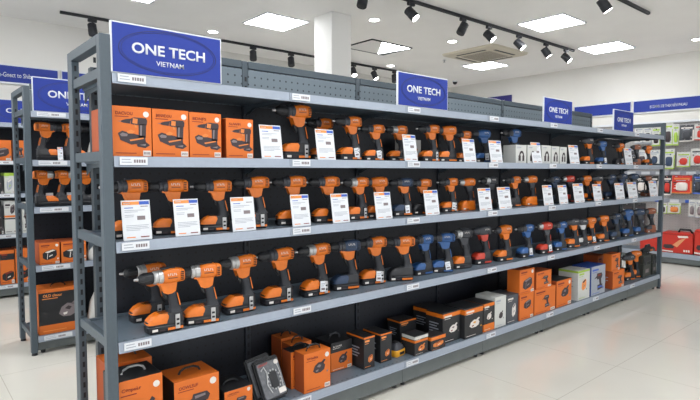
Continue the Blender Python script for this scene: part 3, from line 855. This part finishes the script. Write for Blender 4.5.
def headset_box(l, r, top, label):
    t = carton(1, l, r, top, label, WH, y=2.40, depth=.12, art=None, badge=False, ink=inkt, sticker=False, name='headset_box', group='white headset boxes')
    z = ZS[1]; P0 = at(l, top, 1, 2.40); P1 = at(r, top, 1, 2.40); w, h = P1.x-P0.x, P0.z-z
    q = MB(); pts = []; n = 14; ins = []
    for k in range(n+1):
        a = PI*1.05*k/n-.1; pts.append((w*.24*math.cos(a)+w*.04, h*.38+h*.30*math.sin(a)))
        ins.append((w*.13*math.cos(a)+w*.04, h*.38+h*.17*math.sin(a)))
    for k in range(n): q.add([(pts[k][0], -.0012, pts[k][1]), (pts[k+1][0], -.0012, pts[k+1][1]), (ins[k+1][0], -.0012, ins[k+1][1]), (ins[k][0], -.0012, ins[k][1])], [(0, 1, 2, 3)], inkd)
    q.box(-w*.25, -w*.04, -.0014, -.0006, h*.12, h*.42, inkd); q.box(w*.12, w*.30, -.0014, -.0006, h*.12, h*.42, inkd)
    q.build('headset_picture', t, False)
headset_box(516, 526.5, 144.7, 'white headset box left of all, right behind the big blue drill battery')
headset_box(528, 537, 145, 'white headset box half hidden by a price card')
headset_box(542.3, 551, 145.2, 'white headset box just right of a price card')
headset_box(552, 559.3, 146.2, 'white headset box, second from the right of the row')
headset_box(560.2, 567, 147, 'white headset box at the right end of the row')
carton(1, 401, 421, 139, 'small white box standing behind the tall price card below the middle seam', (cartonw, cartonw, cartonw), y=2.66, depth=.06, art='blob', artc=(inkbr, inkl, inkl), badge=False, sticker=False, ink=inkt, name='small_box')

# bottom shelf
BG = 'tool boxes on the bottom shelf'
carton(4, 107.5, 152, 366, 'orange box with black handle at the back left of the bottom shelf', OR, y=2.62, depth=.19, handle=.03, badge=False, art=None, title=None)
carton(4, 116.5, 162.5, 383.5, 'orange box with black top and silver handle at the left of the bottom shelf', OK_, y=2.385, depth=.20, title='CənpoLr', handle=.028, artbox=(.25, .15, .6, .55), hc=silver, group=BG)
carton(4, 174, 219, 383.5, 'orange box with orange top and black handle, second from left on the bottom shelf front', OO, y=2.40, depth=.20, title='OOWLSUF', handle=.026, artbox=(.2, .15, .6, .55), group=BG)
carton(4, 224.5, 252.5, 392.5, 'low orange box with black top beside the leaning blister case', OK_, y=2.41, depth=.2, title='CAROWILL', handle=.02, artbox=(.25, .15, .55, .5), group=BG)
carton(4, 281, 299, 339, 'orange box furthest back in the row of four on the bottom shelf', OR, y=2.68, depth=.11, handle=.028, group=BG)
carton(4, 290.5, 311.5, 345.5, 'orange box with arched handle, third back in the row of four', OR, y=2.575, depth=.095, handle=.032, group=BG)
carton(4, 291, 314, 352.5, 'orange box with black top just behind the front box of four', (cartono, cartonod, cartonk), y=2.475, depth=.09, handle=.026, group=BG, sideart=False)
carton(4, 304, 330.5, 355, 'orange box with tool bag picture at the front of the row of four', (cartono, cartonod, cartono), yb=394.5, depth=.095, title='Wialka', handle=.03, artbox=(.28, .40, .55, .36), ink=inkr, group=BG)
carton(4, 331, 352, 344, 'black and orange box with upright grey handle, right of the orange row', KO, yb=373, depth=.17, title='R.WAR', handle=.034, ink=inkl, badge=False, band=[(.02, .66, cartono)], artbox=(.3, .2, .5, .4), hc=tooldark, group=BG)
artk = (inkbr, inkl, inkr)
carton(4, 364, 374.8, 338, 'tall black box with orange lid stripe and round orange mark, left of its twin', KO, yb=370, depth=.17, badge=False, ink=inko, artc=artk, artbox=(.4, .18, .4, .25), sideart=True, band=[(.945, 1., orange)], sticker=False, group=BG)
carton(4, 380.6, 391.8, 334.5, 'tall black box with orange lid stripe, left of the small yellow charger', KO, yb=363.5, depth=.17, badge=False, ink=inko, artc=artk, artbox=(.4, .18, .4, .25), sideart=True, band=[(.945, 1., orange)], sticker=False, group=BG)
carton(4, 400, 416, 322, 'black box with orange top flaps standing behind the yellow charger', (cartonk, cartonk, cartonk), y=2.62, depth=.13, badge=False, ink=inko, art=None, sideart=True, band=[(.93, 1., orange)], sticker=False, group=BG)
carton(4, 414.8, 428, 337, 'small black box with orange band and white strip, in front on the bottom shelf', KO, yb=356.3, depth=.12, badge=False, ink=inkl, artc=artk, artbox=(.2, .15, .6, .4), band=[(.66, .78, orange), (.82, .98, cartonw)], sticker=False, group=BG)
carton(4, 431, 445.5, 337.5, 'small low black box with orange band before the large black boxes', KO, yb=352.5, depth=.10, badge=False, ink=inko, artc=artk, artbox=(.15, .2, .7, .4), band=[(.72, .96, orange)], sticker=False, group=BG)
carton(4, 430, 447, 309.5, 'large black box with orange top edge, rear one of the big pair', KO, y=2.60, depth=.17, badge=False, ink=inkl, artc=artk, band=[(.84, .97, orange)], sideart=True, sticker=False, group=BG)
carton(4, 443, 460.5, 314, 'large black box with orange band and tool picture, front one of the big pair', KO, yb=344.5, depth=.16, badge=False, ink=inkl, artc=(inkl, inkr, inkg), artbox=(.3, .28, .55, .32), band=[(.84, .97, orange)], sideart=True, sticker=False, group=BG)
carton(4, 465, 483, 309.5, 'large black box with orange band and yellow plug picture', KO, yb=339.5, depth=.2, badge=False, ink=inkl, artc=(inkl, inkr, yellow), artbox=(.2, .28, .65, .34), band=[(.80, .96, orange)], sideart=True, sticker=False, group=BG)
carton(4, 483.8, 494.6, 304.5, 'black box with orange bottom next to the white box', KO, y=2.39, depth=.2, badge=False, ink=inkl, artc=(inkl, inkr, inkl), artbox=(.25, .38, .5, .3), band=[(.0, .26, orange), (.88, 1., orange)], sticker=False, group=BG)
carton(4, 495.3, 506.2, 298, 'white box with dark hand tool picture on the bottom shelf', WH, y=2.39, depth=.19, badge=False, ink=inkt, artc=(inkd, inkd, inkd), artbox=(.3, .25, .45, .28), sticker=False, group=BG)
carton(4, 506.9, 519.6, 296.5, 'dark grey box with white tool drawing under a stacked orange box', (cartong, cartong, cartong), y=2.39, depth=.19, badge=False, ink=inkl, artc=(inkl, inkg, inkg), artbox=(.4, .2, .3, .5), sticker=False, group=BG)
carton(4, 520, 533.8, 295.3, 'orange box at the foot of the left orange stack', OR, y=2.375, depth=.2, badge=False, artbox=(.3, .4, .5, .35), group=BG)
Hl = at(520, 295.3, 1, 2.375).z-ZS[4]
carton(4, 520, 534.4, 270.5, 'orange box topmost of the left orange stack, grey bag picture', (cartono, cartono, cartonod), y=2.38, depth=.12, base=Hl, artbox=(.2, .15, .65, .5), group=BG)
carton(4, 534.6, 555.5, 291, 'wide orange box under a smaller orange box', OR, y=2.38, depth=.18, badge=False, artbox=(.35, .2, .35, .5), group=BG)
Hr = at(534.6, 291, 1, 2.38).z-ZS[4]
carton(4, 536.5, 551.5, 272.5, 'small orange box resting on the wide orange box', (cartono, cartonod, cartonod), y=2.39, depth=.14, base=Hr, artbox=(.3, .2, .5, .5), badge=False, group=BG)
carton(4, 556.8, 571.6, 281.5, 'orange box with black top and dark radio picture, left of the white green box', (cartono, cartonod, cartonk), y=2.385, depth=.17, artbox=(.25, .3, .6, .45), group=BG)
carton(4, 578.5, 590, 271.5, 'white box with dark window and green corner on the bottom shelf', WH, y=2.38, depth=.2, badge=False, ink=green, artc=(inko, inkg, inkd), artbox=(.3, .3, .4, .4), band=[(.93, 1., green)], sideart=True, sticker=False, group=BG)
carton(4, 591.5, 605.5, 267.5, 'blue and silver box with small tool pictures on the bottom shelf', (mat('carton_silver', (150, 156, 166), .5), cartonb, cartonb), y=2.38, depth=.2, badge=False, ink=inkb, artc=(inkd, inkr, inkb), artbox=(.2, .15, .6, .6), sticker=False, group=BG)
carton(4, 599, 606, 262.5, 'blue box standing behind the blue and silver box', (cartonb, cartonb, cartonb), y=2.63, depth=.12, badge=False, ink=inkl, sticker=False, group=BG)
carton(4, 613, 624.4, 271.8, 'orange box at the foot of the right orange stack', OR, y=2.375, depth=.2, badge=False, artbox=(.3, .2, .5, .5), sideart=True, group=BG)
Hq = at(613, 271.8, 1, 2.375).z-ZS[4]
carton(4, 612, 620.3, 254.5, 'tall orange box topmost of the right orange stack', (cartono, cartono, cartonod), y=2.385, depth=.09, base=Hq, artbox=(.3, .15, .5, .6), badge=False, group=BG)
carton(4, 598, 605, 256, 'orange box standing behind the right orange stack', (cartono, cartonod, cartonod), y=2.56, depth=.16, badge=False, group=BG, sticker=False)

def case(shelf, l, r, top, label, m, y=None, yb=None, depth=.12, zs=ZS, handle=.03, rz=0, x=None):
    z = zs[shelf]+.001
    P0 = at(l, top, 1, y); P1 = at(r, top, 1, y); w, h = P1.x-P0.x, P0.z-z
    t = empty('tool_case', (P0.x+w/2, y, z), label=label, cat='tool case', group='dark hard cases')
    MB().box(-w/2, w/2, 0, depth, 0, h*.62, m, .006).build('case_body', t)
    b = MB(); b.box(-w/2, w/2, 0, depth, h*.63, h, m, .006); b.box(-w/2+.01, w/2-.01, -.003, .003, h*.7, h*.9, blackm, .002); b.build('lid', t)
    q = MB()
    for xx in (-w*.25, w*.25): q.box(xx-.012, xx+.012, -.008, .001, h*.55, h*.70, tooldark, .002)
    q.box(-w*.2, w*.2, -.002, .001, h*.2, h*.36, inkg); q.build('latches', t)
    MB().tube([(-w*.3, depth/2, h-.002), (-w*.28, depth/2, h+handle), (w*.28, depth/2, h+handle), (w*.3, depth/2, h-.002)], .007, blackm).build('handle', t)
case(4, 643.6, 651.3, 256, 'dark olive hard case with lid latches near the right end of the bottom shelf', cartonolive, y=2.40, depth=.2)
case(4, 652.8, 656.6, 254.8, 'dark olive hard case against the right end post of the bottom shelf', cartonolive, y=2.40, depth=.16, handle=.02)

# leaning blister case
t = empty('blister_case', (1.545, 2.405, ZS[4]+.012), math.radians(0), label='clear and black blister case leaning on the bottom shelf, tool set inside', cat='blister pack')
t.rotation_euler = (math.radians(-20), math.radians(-9), math.radians(-4))
w, h = .15, .225
MB().box(-w/2, w/2, 0, .035, 0, h, cartonk, .008).build('backing', t)
MB().box(-w/2+.008, w/2-.008, -.012, .002, .012, h-.015, mat('insert_card', (92, 94, 98), .35, 0, .25, 60), .004).build('insert', t)
q = MB()
for k in range(14):
    a = 2*PI*k/14; c_, s_ = math.cos(a), math.sin(a)
    q.cyl((.012+.036*c_, -.013, .105+.052*s_), (.012+.036*c_, -.018, .105+.052*s_), .006, .004, silver, 8)
q.tube([(-.05, -.014, .17), (-.03, -.016, .185), (-.02, -.016, .15), (-.035, -.016, .09), (-.02, -.016, .04)], .004, silver, 6)
q.tube([(.05, -.014, .18), (.055, -.016, .12), (.05, -.016, .05)], .003, silver, 6)
q.box(-.012, .034, -.018, -.012, .06, .15, blackm, .003)
q.build('tool_set', t)
inst('title', text_mesh('CERACOT', toolred, .06, .012, .0006, .02), t, (-.028, -.0125, .198))
MB().box(.02, .062, -.0138, -.012, .022, .05, inkl).build('barcode_sticker', t)
MB().cyl((.05, -.012, .19), (.05, -.0135, .19), .013, .013, inkl, 18).build('badge', t)
t2 = empty('blister_case', (1.525, 2.463, ZS[4]+.012), label='second black blister case just behind the leaning front one', cat='blister pack')
t2.rotation_euler = (math.radians(-20), math.radians(-9), math.radians(-4))
MB().box(-w/2, w/2, 0, .035, 0, h, cartonk, .008).build('backing', t2)
MB().box(-w/2+.008, w/2-.008, -.010, .002, .012, h-.015, MATS['insert_card'], .004).build('insert', t2)

# yellow charger
P = at(398, 357.5, 2, ZS[4])
t = empty('charger', (P.x+.03, P.y+.05, ZS[4]+.001), math.radians(8), label='small grey charger with yellow base between black boxes on the bottom shelf', cat='charger')
MB().loft([((0, 0, 0), (.054, 0, 0), (0, .045, 0)), ((0, 0, .006), (.058, 0, 0), (0, .048, 0)), ((0, 0, .040), (.058, 0, 0), (0, .048, 0)), ((0, 0, .044), (.055, 0, 0), (0, .045, 0))], yellow, 24, 5).build('base', t)
MB().loft([((0, 0, .044), (.055, 0, 0), (0, .045, 0)), ((-.004, 0, .07), (.046, 0, 0), (0, .040, 0)), ((-.01, 0, .088), (.024, 0, 0), (0, .028, 0))], tooldark, 24, 4).box(-.03, .012, -.02, .02, .086, .094, blackm, .002).build('top_shell', t)
MB().box(-.02, .03, -.0495, -.0475, .012, .03, blackm).build('name_plate', t)

# long black tool on the two cases, bottom shelf right
P = at(652, 247, 1, 2.5)
t = empty('jigsaw_tool', (P.x-.12, 2.50, at(648, 252, 1, 2.5).z), label='long black power tool lying on top of the dark cases at the right end', cat='power tool')
MB().loft([((-.22, 0, .03), (0, .02, 0), (0, 0, .018)), ((-.14, 0, .034), (0, .032, 0), (0, 0, .03)), ((.02, 0, .036), (0, .036, 0), (0, 0, .034)), ((.12, 0, .03), (0, .03, 0), (0, 0, .028)), ((.17, 0, .02), (0, .02, 0), (0, 0, .016))], blackm, 16, 2.6).build('body', t)
MB().tube([(-.10, 0, .055), (-.08, 0, .085), (.02, 0, .088), (.05, 0, .06)], .012, tooldark).build('handle', t)
MB().box(-.03, .05, -.038, -.034, .02, .04, orange, .001).build('side_mark', t)

# ---------------------------------------------------------------- goods on the second rack (behind)
def tool2(px, Yr, z, sty, label, rot=0, k=1., tagged=False, dy=.12):
    o = copy_tree(PROTO[sty]); Y = Yr+dy
    for ch in list(o.children):
        if ch.name.startswith('hang_tag'): bpy.data.objects.remove(ch)
    v = Vector((2, Y, z))-CAM
    x = at(px, 170, 1, Y).x
    o.location = (x, Y, z+.0005); o.rotation_euler = (0, 0, math.radians(rot)); o.scale = (k,)*3
    tag(o, label, 'power drill', 'power tools on the second rack')
    if tagged:
        g = inst('hang_tag', TAGM, o, (-.03, -.046, .11)); g.scale = (1.6, 1, 1.6)
A, B_, C_, D_ = ZS2[1:]
tool2(50, R2Y, A, 'ok', 'orange drill with white tag on the rack behind, left of the slotted post', 180, 1.0, False)
card_ = card(1, 57, 63, 147, 'small white card on the top product shelf of the rack behind', y=R2Y+.04, zs=ZS2)
tool2(76, R2Y, A, 'ok', 'orange drill partly hidden by the slotted rear post, on the rack behind', 180, 1., True)
0 and tool2(91, R2Y, A, 'ok', 'orange drill mostly hidden by the front post, on the rack behind', 180, 1., False)
tool2(46, R2Y, B_, 'os', 'orange drill on the second shelf of the rack behind, next to its end post', 180, .95, True)
tool2(67, R2Y, B_, 'os', 'orange drill on the second shelf of the rack behind, at the slotted post', 180, .95, True)
tool2(88, R2Y, B_, 'od', 'orange drill on the second shelf of the rack behind, between two front rack posts', 180, .95, False)
def box2(l, r, top, z, label, cols, Yr, dy=.03, depth=.25, **k):
    zs = [z]; return carton(0, l, r, top, label, cols, y=Yr+dy, depth=depth, zs=zs, **k)
KOart = dict(artc=(cartonk, inkbr, inkl), badge=True)
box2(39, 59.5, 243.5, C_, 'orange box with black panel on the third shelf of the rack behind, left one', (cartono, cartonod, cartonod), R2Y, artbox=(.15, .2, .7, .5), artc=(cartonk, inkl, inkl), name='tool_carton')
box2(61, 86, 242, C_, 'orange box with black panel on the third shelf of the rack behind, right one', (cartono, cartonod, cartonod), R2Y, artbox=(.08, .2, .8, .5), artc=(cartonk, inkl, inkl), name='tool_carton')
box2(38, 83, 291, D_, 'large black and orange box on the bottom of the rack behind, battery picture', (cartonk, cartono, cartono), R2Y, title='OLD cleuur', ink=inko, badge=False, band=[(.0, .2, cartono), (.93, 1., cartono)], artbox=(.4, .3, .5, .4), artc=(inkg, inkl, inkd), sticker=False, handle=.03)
def sack(px, z, h, label):
    t = empty('paper_sack', (at(px, 200, 1, R2Y+.08).x, R2Y+.08, z+.001), label=label, cat='sack')
    k = h/.36
    MB().loft([((0, 0, 0), (.09, 0, 0), (0, .05, 0)), ((0, 0, .05*k), (.10, 0, 0), (0, .06, 0)), ((.01, 0, .2*k), (.085, 0, 0), (0, .05, 0)), ((.02, 0, .3*k), (.05, 0, 0), (0, .02, 0)), ((.022, 0, .36*k), (.055, 0, 0), (0, .006, 0))], cartonw, 20, 3).build('sack', t)
    MB().box(-.05, .06, -.062, -.056, .08*k, .16*k, inkbr, .001).build('print', t)
sack(101, A, .27, 'white paper sack on the top product shelf of the rack behind')
sack(98, C_, .30, 'white paper sack on the third shelf of the rack behind')
sack(97, D_, .36, 'white paper sack beside the large black box on the rack behind')

# ---------------------------------------------------------------- goods on the far left rack
Z3 = ZS3
box2(-14, 11, 139.5, Z3[1], 'orange box with small tool pictures on the far left rack', (cartono, cartonod, cartonod), R3Y, artbox=(.2, .15, .7, .5), badge=False)
box2(12.5, 24, 140, Z3[1], 'orange box on the far left rack, seen through the open end of the second rack', (cartono, cartonod, cartonod), R3Y, artbox=(.2, .15, .7, .5), badge=False)
box2(4, 14, 173, Z3[2], 'white and green pack on the far left rack', (cartonw, cartonw, cartonw), R3Y, artbox=(.2, .15, .6, .6), artc=(inkt, green, inkl), ink=green, band=[(.86, 1., green)], badge=False)
box2(-8, 3, 176, Z3[2], 'dark box cut by the left edge on the far left rack', KO, R3Y, badge=False)
box2(4, 15.5, 201, Z3[3], 'white box with black and orange print on the far left rack', (cartonw, cartonw, cartonw), R3Y, artbox=(.5, .6, .4, .3), badge=False, ink=inkd, band=[(.5, .56, orange), (.44, .48, cartonk)])
box2(-6, 3, 206, Z3[3], 'dark box beside the white box at the left edge', KO, R3Y, badge=False)
box2(22, 27, 202, Z3[3], 'white box between the posts of the second rack end frame', (cartonw, cartonw, cartonw), R3Y, badge=False, ink=inkd)
box2(0, 14, 251, Z3[4], 'orange box with black name panel at the bottom of the far left rack', (cartono, cartonod, cartonod), R3Y, artbox=(.1, .1, .85, .3), artc=(cartonk, inkl, inkr), badge=False, band=[(.72, .9, cartonk)])
box2(15, 30, 249, Z3[4], 'orange box at the bottom of the far left rack behind the end frame', (cartono, cartonod, cartonod), R3Y, artbox=(.1, .1, .85, .3), artc=(cartonk, inkl, inkr), badge=False)

# ---------------------------------------------------------------- right wall unit
XW = 9.0
t = empty('wall_display_unit', (XW, 3.0, 0), label='light pegboard wall unit with grey base shelf along the right wall', cat='display unit')
def wb(x0, x1, y0, y1, z0, z1, m, nm, r=.0):
    return MB().box(x0-XW, x1-XW, y0-3.0, y1-3.0, z0, z1, m, r).build(nm, t)
wb(9.46, 9.50, -.5, 6.6, .1, 2.22, pegwall, 'back_panel')
wb(XW+.02, 9.46, -.5, 6.6, .14, .17, board, 'base_shelf', .002)
wb(XW, XW+.02, -.5, 6.6, .10, .172, railm, 'price_rail', .003)
wb(XW+.02, XW+.04, -.5, 6.6, .02, .10, plinth, 'plinth_panel', .002)
wb(9.43, 9.46, -.5, 6.6, 2.2, 2.235, whitem, 'top_trim', .003)
zr1 = at(665, 173, 0, 9.40).z; zr2 = at(665, 200.5, 0, 9.40).z
wb(9.425, 9.46, -.5, 6.6, zr1-.035, zr1+.035, mat('strip_grey', (150, 154, 164), .5), 'label_strip', .002)
wb(9.425, 9.46, -.5, 6.6, zr2-.03, zr2+.03, MATS['strip_grey'], 'label_strip', .002)
for k in range(13):
    for zz, col in ((zr1, whitem), (zr2, whitem if k % 2 else inkb)):
        wb(9.421, 9.426, 4.6-k*.22-.13, 4.6-k*.22, zz-.025, zz+.022, col, 'strip_label')
G = 'hanging packs on the wall unit'
PR = random.Random(5)
def pack(l, tp, r, bt, label, cols, kind='tool', X=9.33):
    P0, P1 = at(l, tp, 0, X), at(r, bt, 0, X); w = P0.y-P1.y; zt, zb = at((l+r)/2, tp, 0, X).z, at((l+r)/2, bt, 0, X).z; h = zt-zb
    t = empty('blister_pack', (X, (P0.y+P1.y)/2, zb), -PI/2, label=label, cat='hanging pack', group=G)
    bk, pic, acc = cols
    MB().box(-w/2, w/2, 0, .004, 0, h, bk, .001).build('card', t)
    q = MB()
    q.loft([((0, 0, h*.38), (w*.30, 0, 0), (0, 0, h*.24)), ((0, -.02, h*.38), (w*.26, 0, 0), (0, 0, h*.20)), ((0, -.03, h*.38), (w*.12, 0, 0), (0, 0, h*.10))], pic, 18, 2.4 if kind == 'round' else 4)
    q.build('packed_tool', t)
    q = MB(); q.box(-w*.4, w*.4, -.001, 0, h*.78, h*.86, acc); q.box(-w/2, w/2, -.0012, 0, 0, h*.06, acc)
    q.box(w*.42, w*.5, -.0012, 0, 0, h*.7, acc)
    q.box(-w*.3, w*.2, -.001, 0, h*.70, h*.74, inkt)
    for k in range(9):
        a, bz = PR.uniform(-.45, .3)*w, PR.uniform(.08, .95)*h
        q.box(a, a+PR.uniform(.05, .16)*w, -.0016, 0, bz, bz+PR.uniform(.02, .07)*h, PR.choice((inkd, inkt, inkg, pic, inkl)))
    q.build('printing', t)
    MB().tube([(0, .127 if X > 9.3 else .1, h*.96), (0, -.045, h*.96), (0, -.055, h*.975)], .003, silver, 6).build('hook', t)
KW = (cartonw, inkd, inkt); GW = (cartonw, inkd, green)
pack(663.5, 122.5, 672.5, 145.5, 'tall white pack with black tool print, right above the rack end post', GW)
pack(673.3, 124, 678.5, 145.5, 'narrow white and lime pack left of the dark grey pack', (cartonw, green, green))
pack(680, 125, 693.5, 141.5, 'dark grey pack with pale tool icons on the upper wall row', (cartong, tooldark, inkl))
pack(694.8, 124, 708, 140, 'red pack at the right edge of the upper wall row', (cartonw, cartonr, cartonr))
pack(635, 126.5, 643, 143.5, 'white pack seen through the rack end frame, left', KW)
pack(643.8, 126.5, 651.5, 143.5, 'white pack seen through the rack end frame, middle', KW)
pack(652.3, 126.5, 660, 146, 'white and lime pack seen through the rack end frame', GW)
pack(619, 151, 626, 166, 'added dark pack darkening the wall behind the tagged tools of the top product shelf', (cartonk, tooldark, inkd))  # dark packs behind the racked tools, added to darken the bright wall view
pack(627.5, 151, 635, 166, 'added grey pack darkening the wall behind the tagged tools of the top product shelf', (cartong, tooldark, inkd))
pack(619, 176, 626, 194, 'added dark grey pack darkening the wall behind the navy drills of the second shelf', (cartong, tooldark, inkd), X=9.36)
pack(627.5, 176, 634.5, 194, 'added black pack darkening the wall behind the navy drills of the second shelf', (cartonk, tooldark, inkd), X=9.36)
pack(622, 203, 633, 228, 'added large black pack darkening the wall behind the blue drivers of the third shelf', (cartonk, tooldark, inkd), X=9.36)
pack(634.5, 203, 645, 228, 'added large dark pack darkening the wall behind the rusty brown drill of the third shelf', (cartonk, tooldark, inkd), X=9.36)
pack(663.5, 149, 674.3, 169, 'white pack with blue goggles on the second wall row', (cartonw, toolnavy, green))
pack(677, 152, 690, 167, 'white pack with round red part on the second wall row', (cartonw, cartonr, green), 'round')
pack(691.2, 148.5, 704, 166.5, 'white pack with red and grey part at the right edge', (cartonw, cartonr, cartong), 'round')
pack(649.5, 150, 659.5, 166, 'white pack with dark round part seen behind the top product shelf', (cartonw, toolnavy, inkt), 'round')
pack(636.5, 150, 647, 166, 'white pack behind the right end tools of the top product shelf', KW)
pack(663.3, 175.5, 671.3, 195, 'red and black pack on the third wall row, left', (cartonk, cartonr, inkl), X=9.36)
pack(672.3, 175.5, 691.5, 193.5, 'wide red pack with white saw picture on the third wall row', (cartonr, inkl, inkbr), X=9.36)
pack(693.5, 174, 702, 194, 'navy pack with upright tools at the right edge of the third wall row', (toolnavy, tooldark, inkb), X=9.36)
pack(636, 176, 646, 193, 'black pack behind the second shelf at the right end', (cartonk, inkl, inkl), X=9.36)
pack(647.5, 176, 658, 193, 'dark pack beside the end post behind the second shelf', (cartonk, cartonr, inkl), X=9.36)
pack(657, 202.5, 667, 213.5, 'lime edged white pack partly behind the end post', (cartonw, inkd, green))
pack(668, 202.5, 680.5, 213.7, 'lime edged white pack below the lower label strip', (cartonw, inkbr, green))
pack(689, 199.5, 695, 217, 'white pack at lower right of the wall, left one', (cartonw, inkg, inkt))
pack(696, 200, 704, 218, 'white pack at the right edge of the lower wall', (cartonw, inkg, inkt))

def wcase(l, r, tp, label, X=9.04, handle=True, art=True):
    P0, P1 = at(l, tp, 0, X), at(r, tp, 0, X); w = P0.y-P1.y; z = .1725; h = at((l+r)/2, tp, 0, X).z-z
    t = empty('red_tool_case', (X, (P0.y+P1.y)/2, z), -PI/2, label=label, cat='tool case', group='red tool cases on the wall unit')
    MB().box(-w/2, w/2, 0, .32, 0, h, cartonr, .012).build('case_body', t)
    q = MB()
    if art:
        O = Vector((-w/2, -.0008, 0)); UX = Vector((w, 0, 0)); UZ = Vector((0, 0, h))
        q.poly(O, UX, UZ, [(.38, .40), (.52, .30), (.66, .55), (.80, .80), (.58, .66)], mat('print_tan', (205, 140, 96), .6))
        q.poly(O+Vector((0, -.0002, 0)), UX, UZ, [(.08, .28), (.12, .40), (.34, .42), (.44, .32), (.40, .22), (.16, .20)], inkd)
        q.poly(O, UX, UZ, [(.52, .86), (.84, .88), (.86, .80), (.56, .76)], inkl)
        q.poly(O, UX, UZ, [(.02, .06), (.4, .04), (.4, .10), (.02, .12)], inkl)
        for k in range(3): q.poly(O, UX, UZ, [(.72+k*.07, .10), (.77+k*.07, .10), (.77+k*.07, .20), (.72+k*.07, .20)], inkl)
    q.box(-w/2+.01, w/2-.01, -.002, .002, h*.905, h*.93, mat('case_seam', (120, 22, 16), .5))
    q.build('front_print', t, False)
    if handle:
        MB().tube([(-w*.02, .12, h-.002), (w*.03, .10, h+.05), (w*.34, .10, h+.05), (w*.40, .12, h-.002)], .016, blackm).build('handle', t)
wcase(640, 660.5, 237, 'red case on the wall unit base, seen behind the rack end post', art=False, handle=False)
wcase(661, 693.3, 233, 'large red case with saw picture and black handle on the wall unit base')
wcase(694.5, 722, 230.5, 'red case at the right edge of the wall unit base', handle=True, art=True)

# ---------------------------------------------------------------- light and look
w = bpy.data.worlds.new('world'); bpy.context.scene.world = w; w.use_nodes = True
w.node_tree.nodes['Background'].inputs['Color'].default_value = (.93, .96, 1, 1)
w.node_tree.nodes['Background'].inputs['Strength'].default_value = .8
sc = bpy.context.scene
sc.view_settings.view_transform = 'Standard'; sc.view_settings.look = 'None'
sc.view_settings.gamma = 1; sc.view_settings.use_curve_mapping = False
sc.view_settings.exposure = 1.24
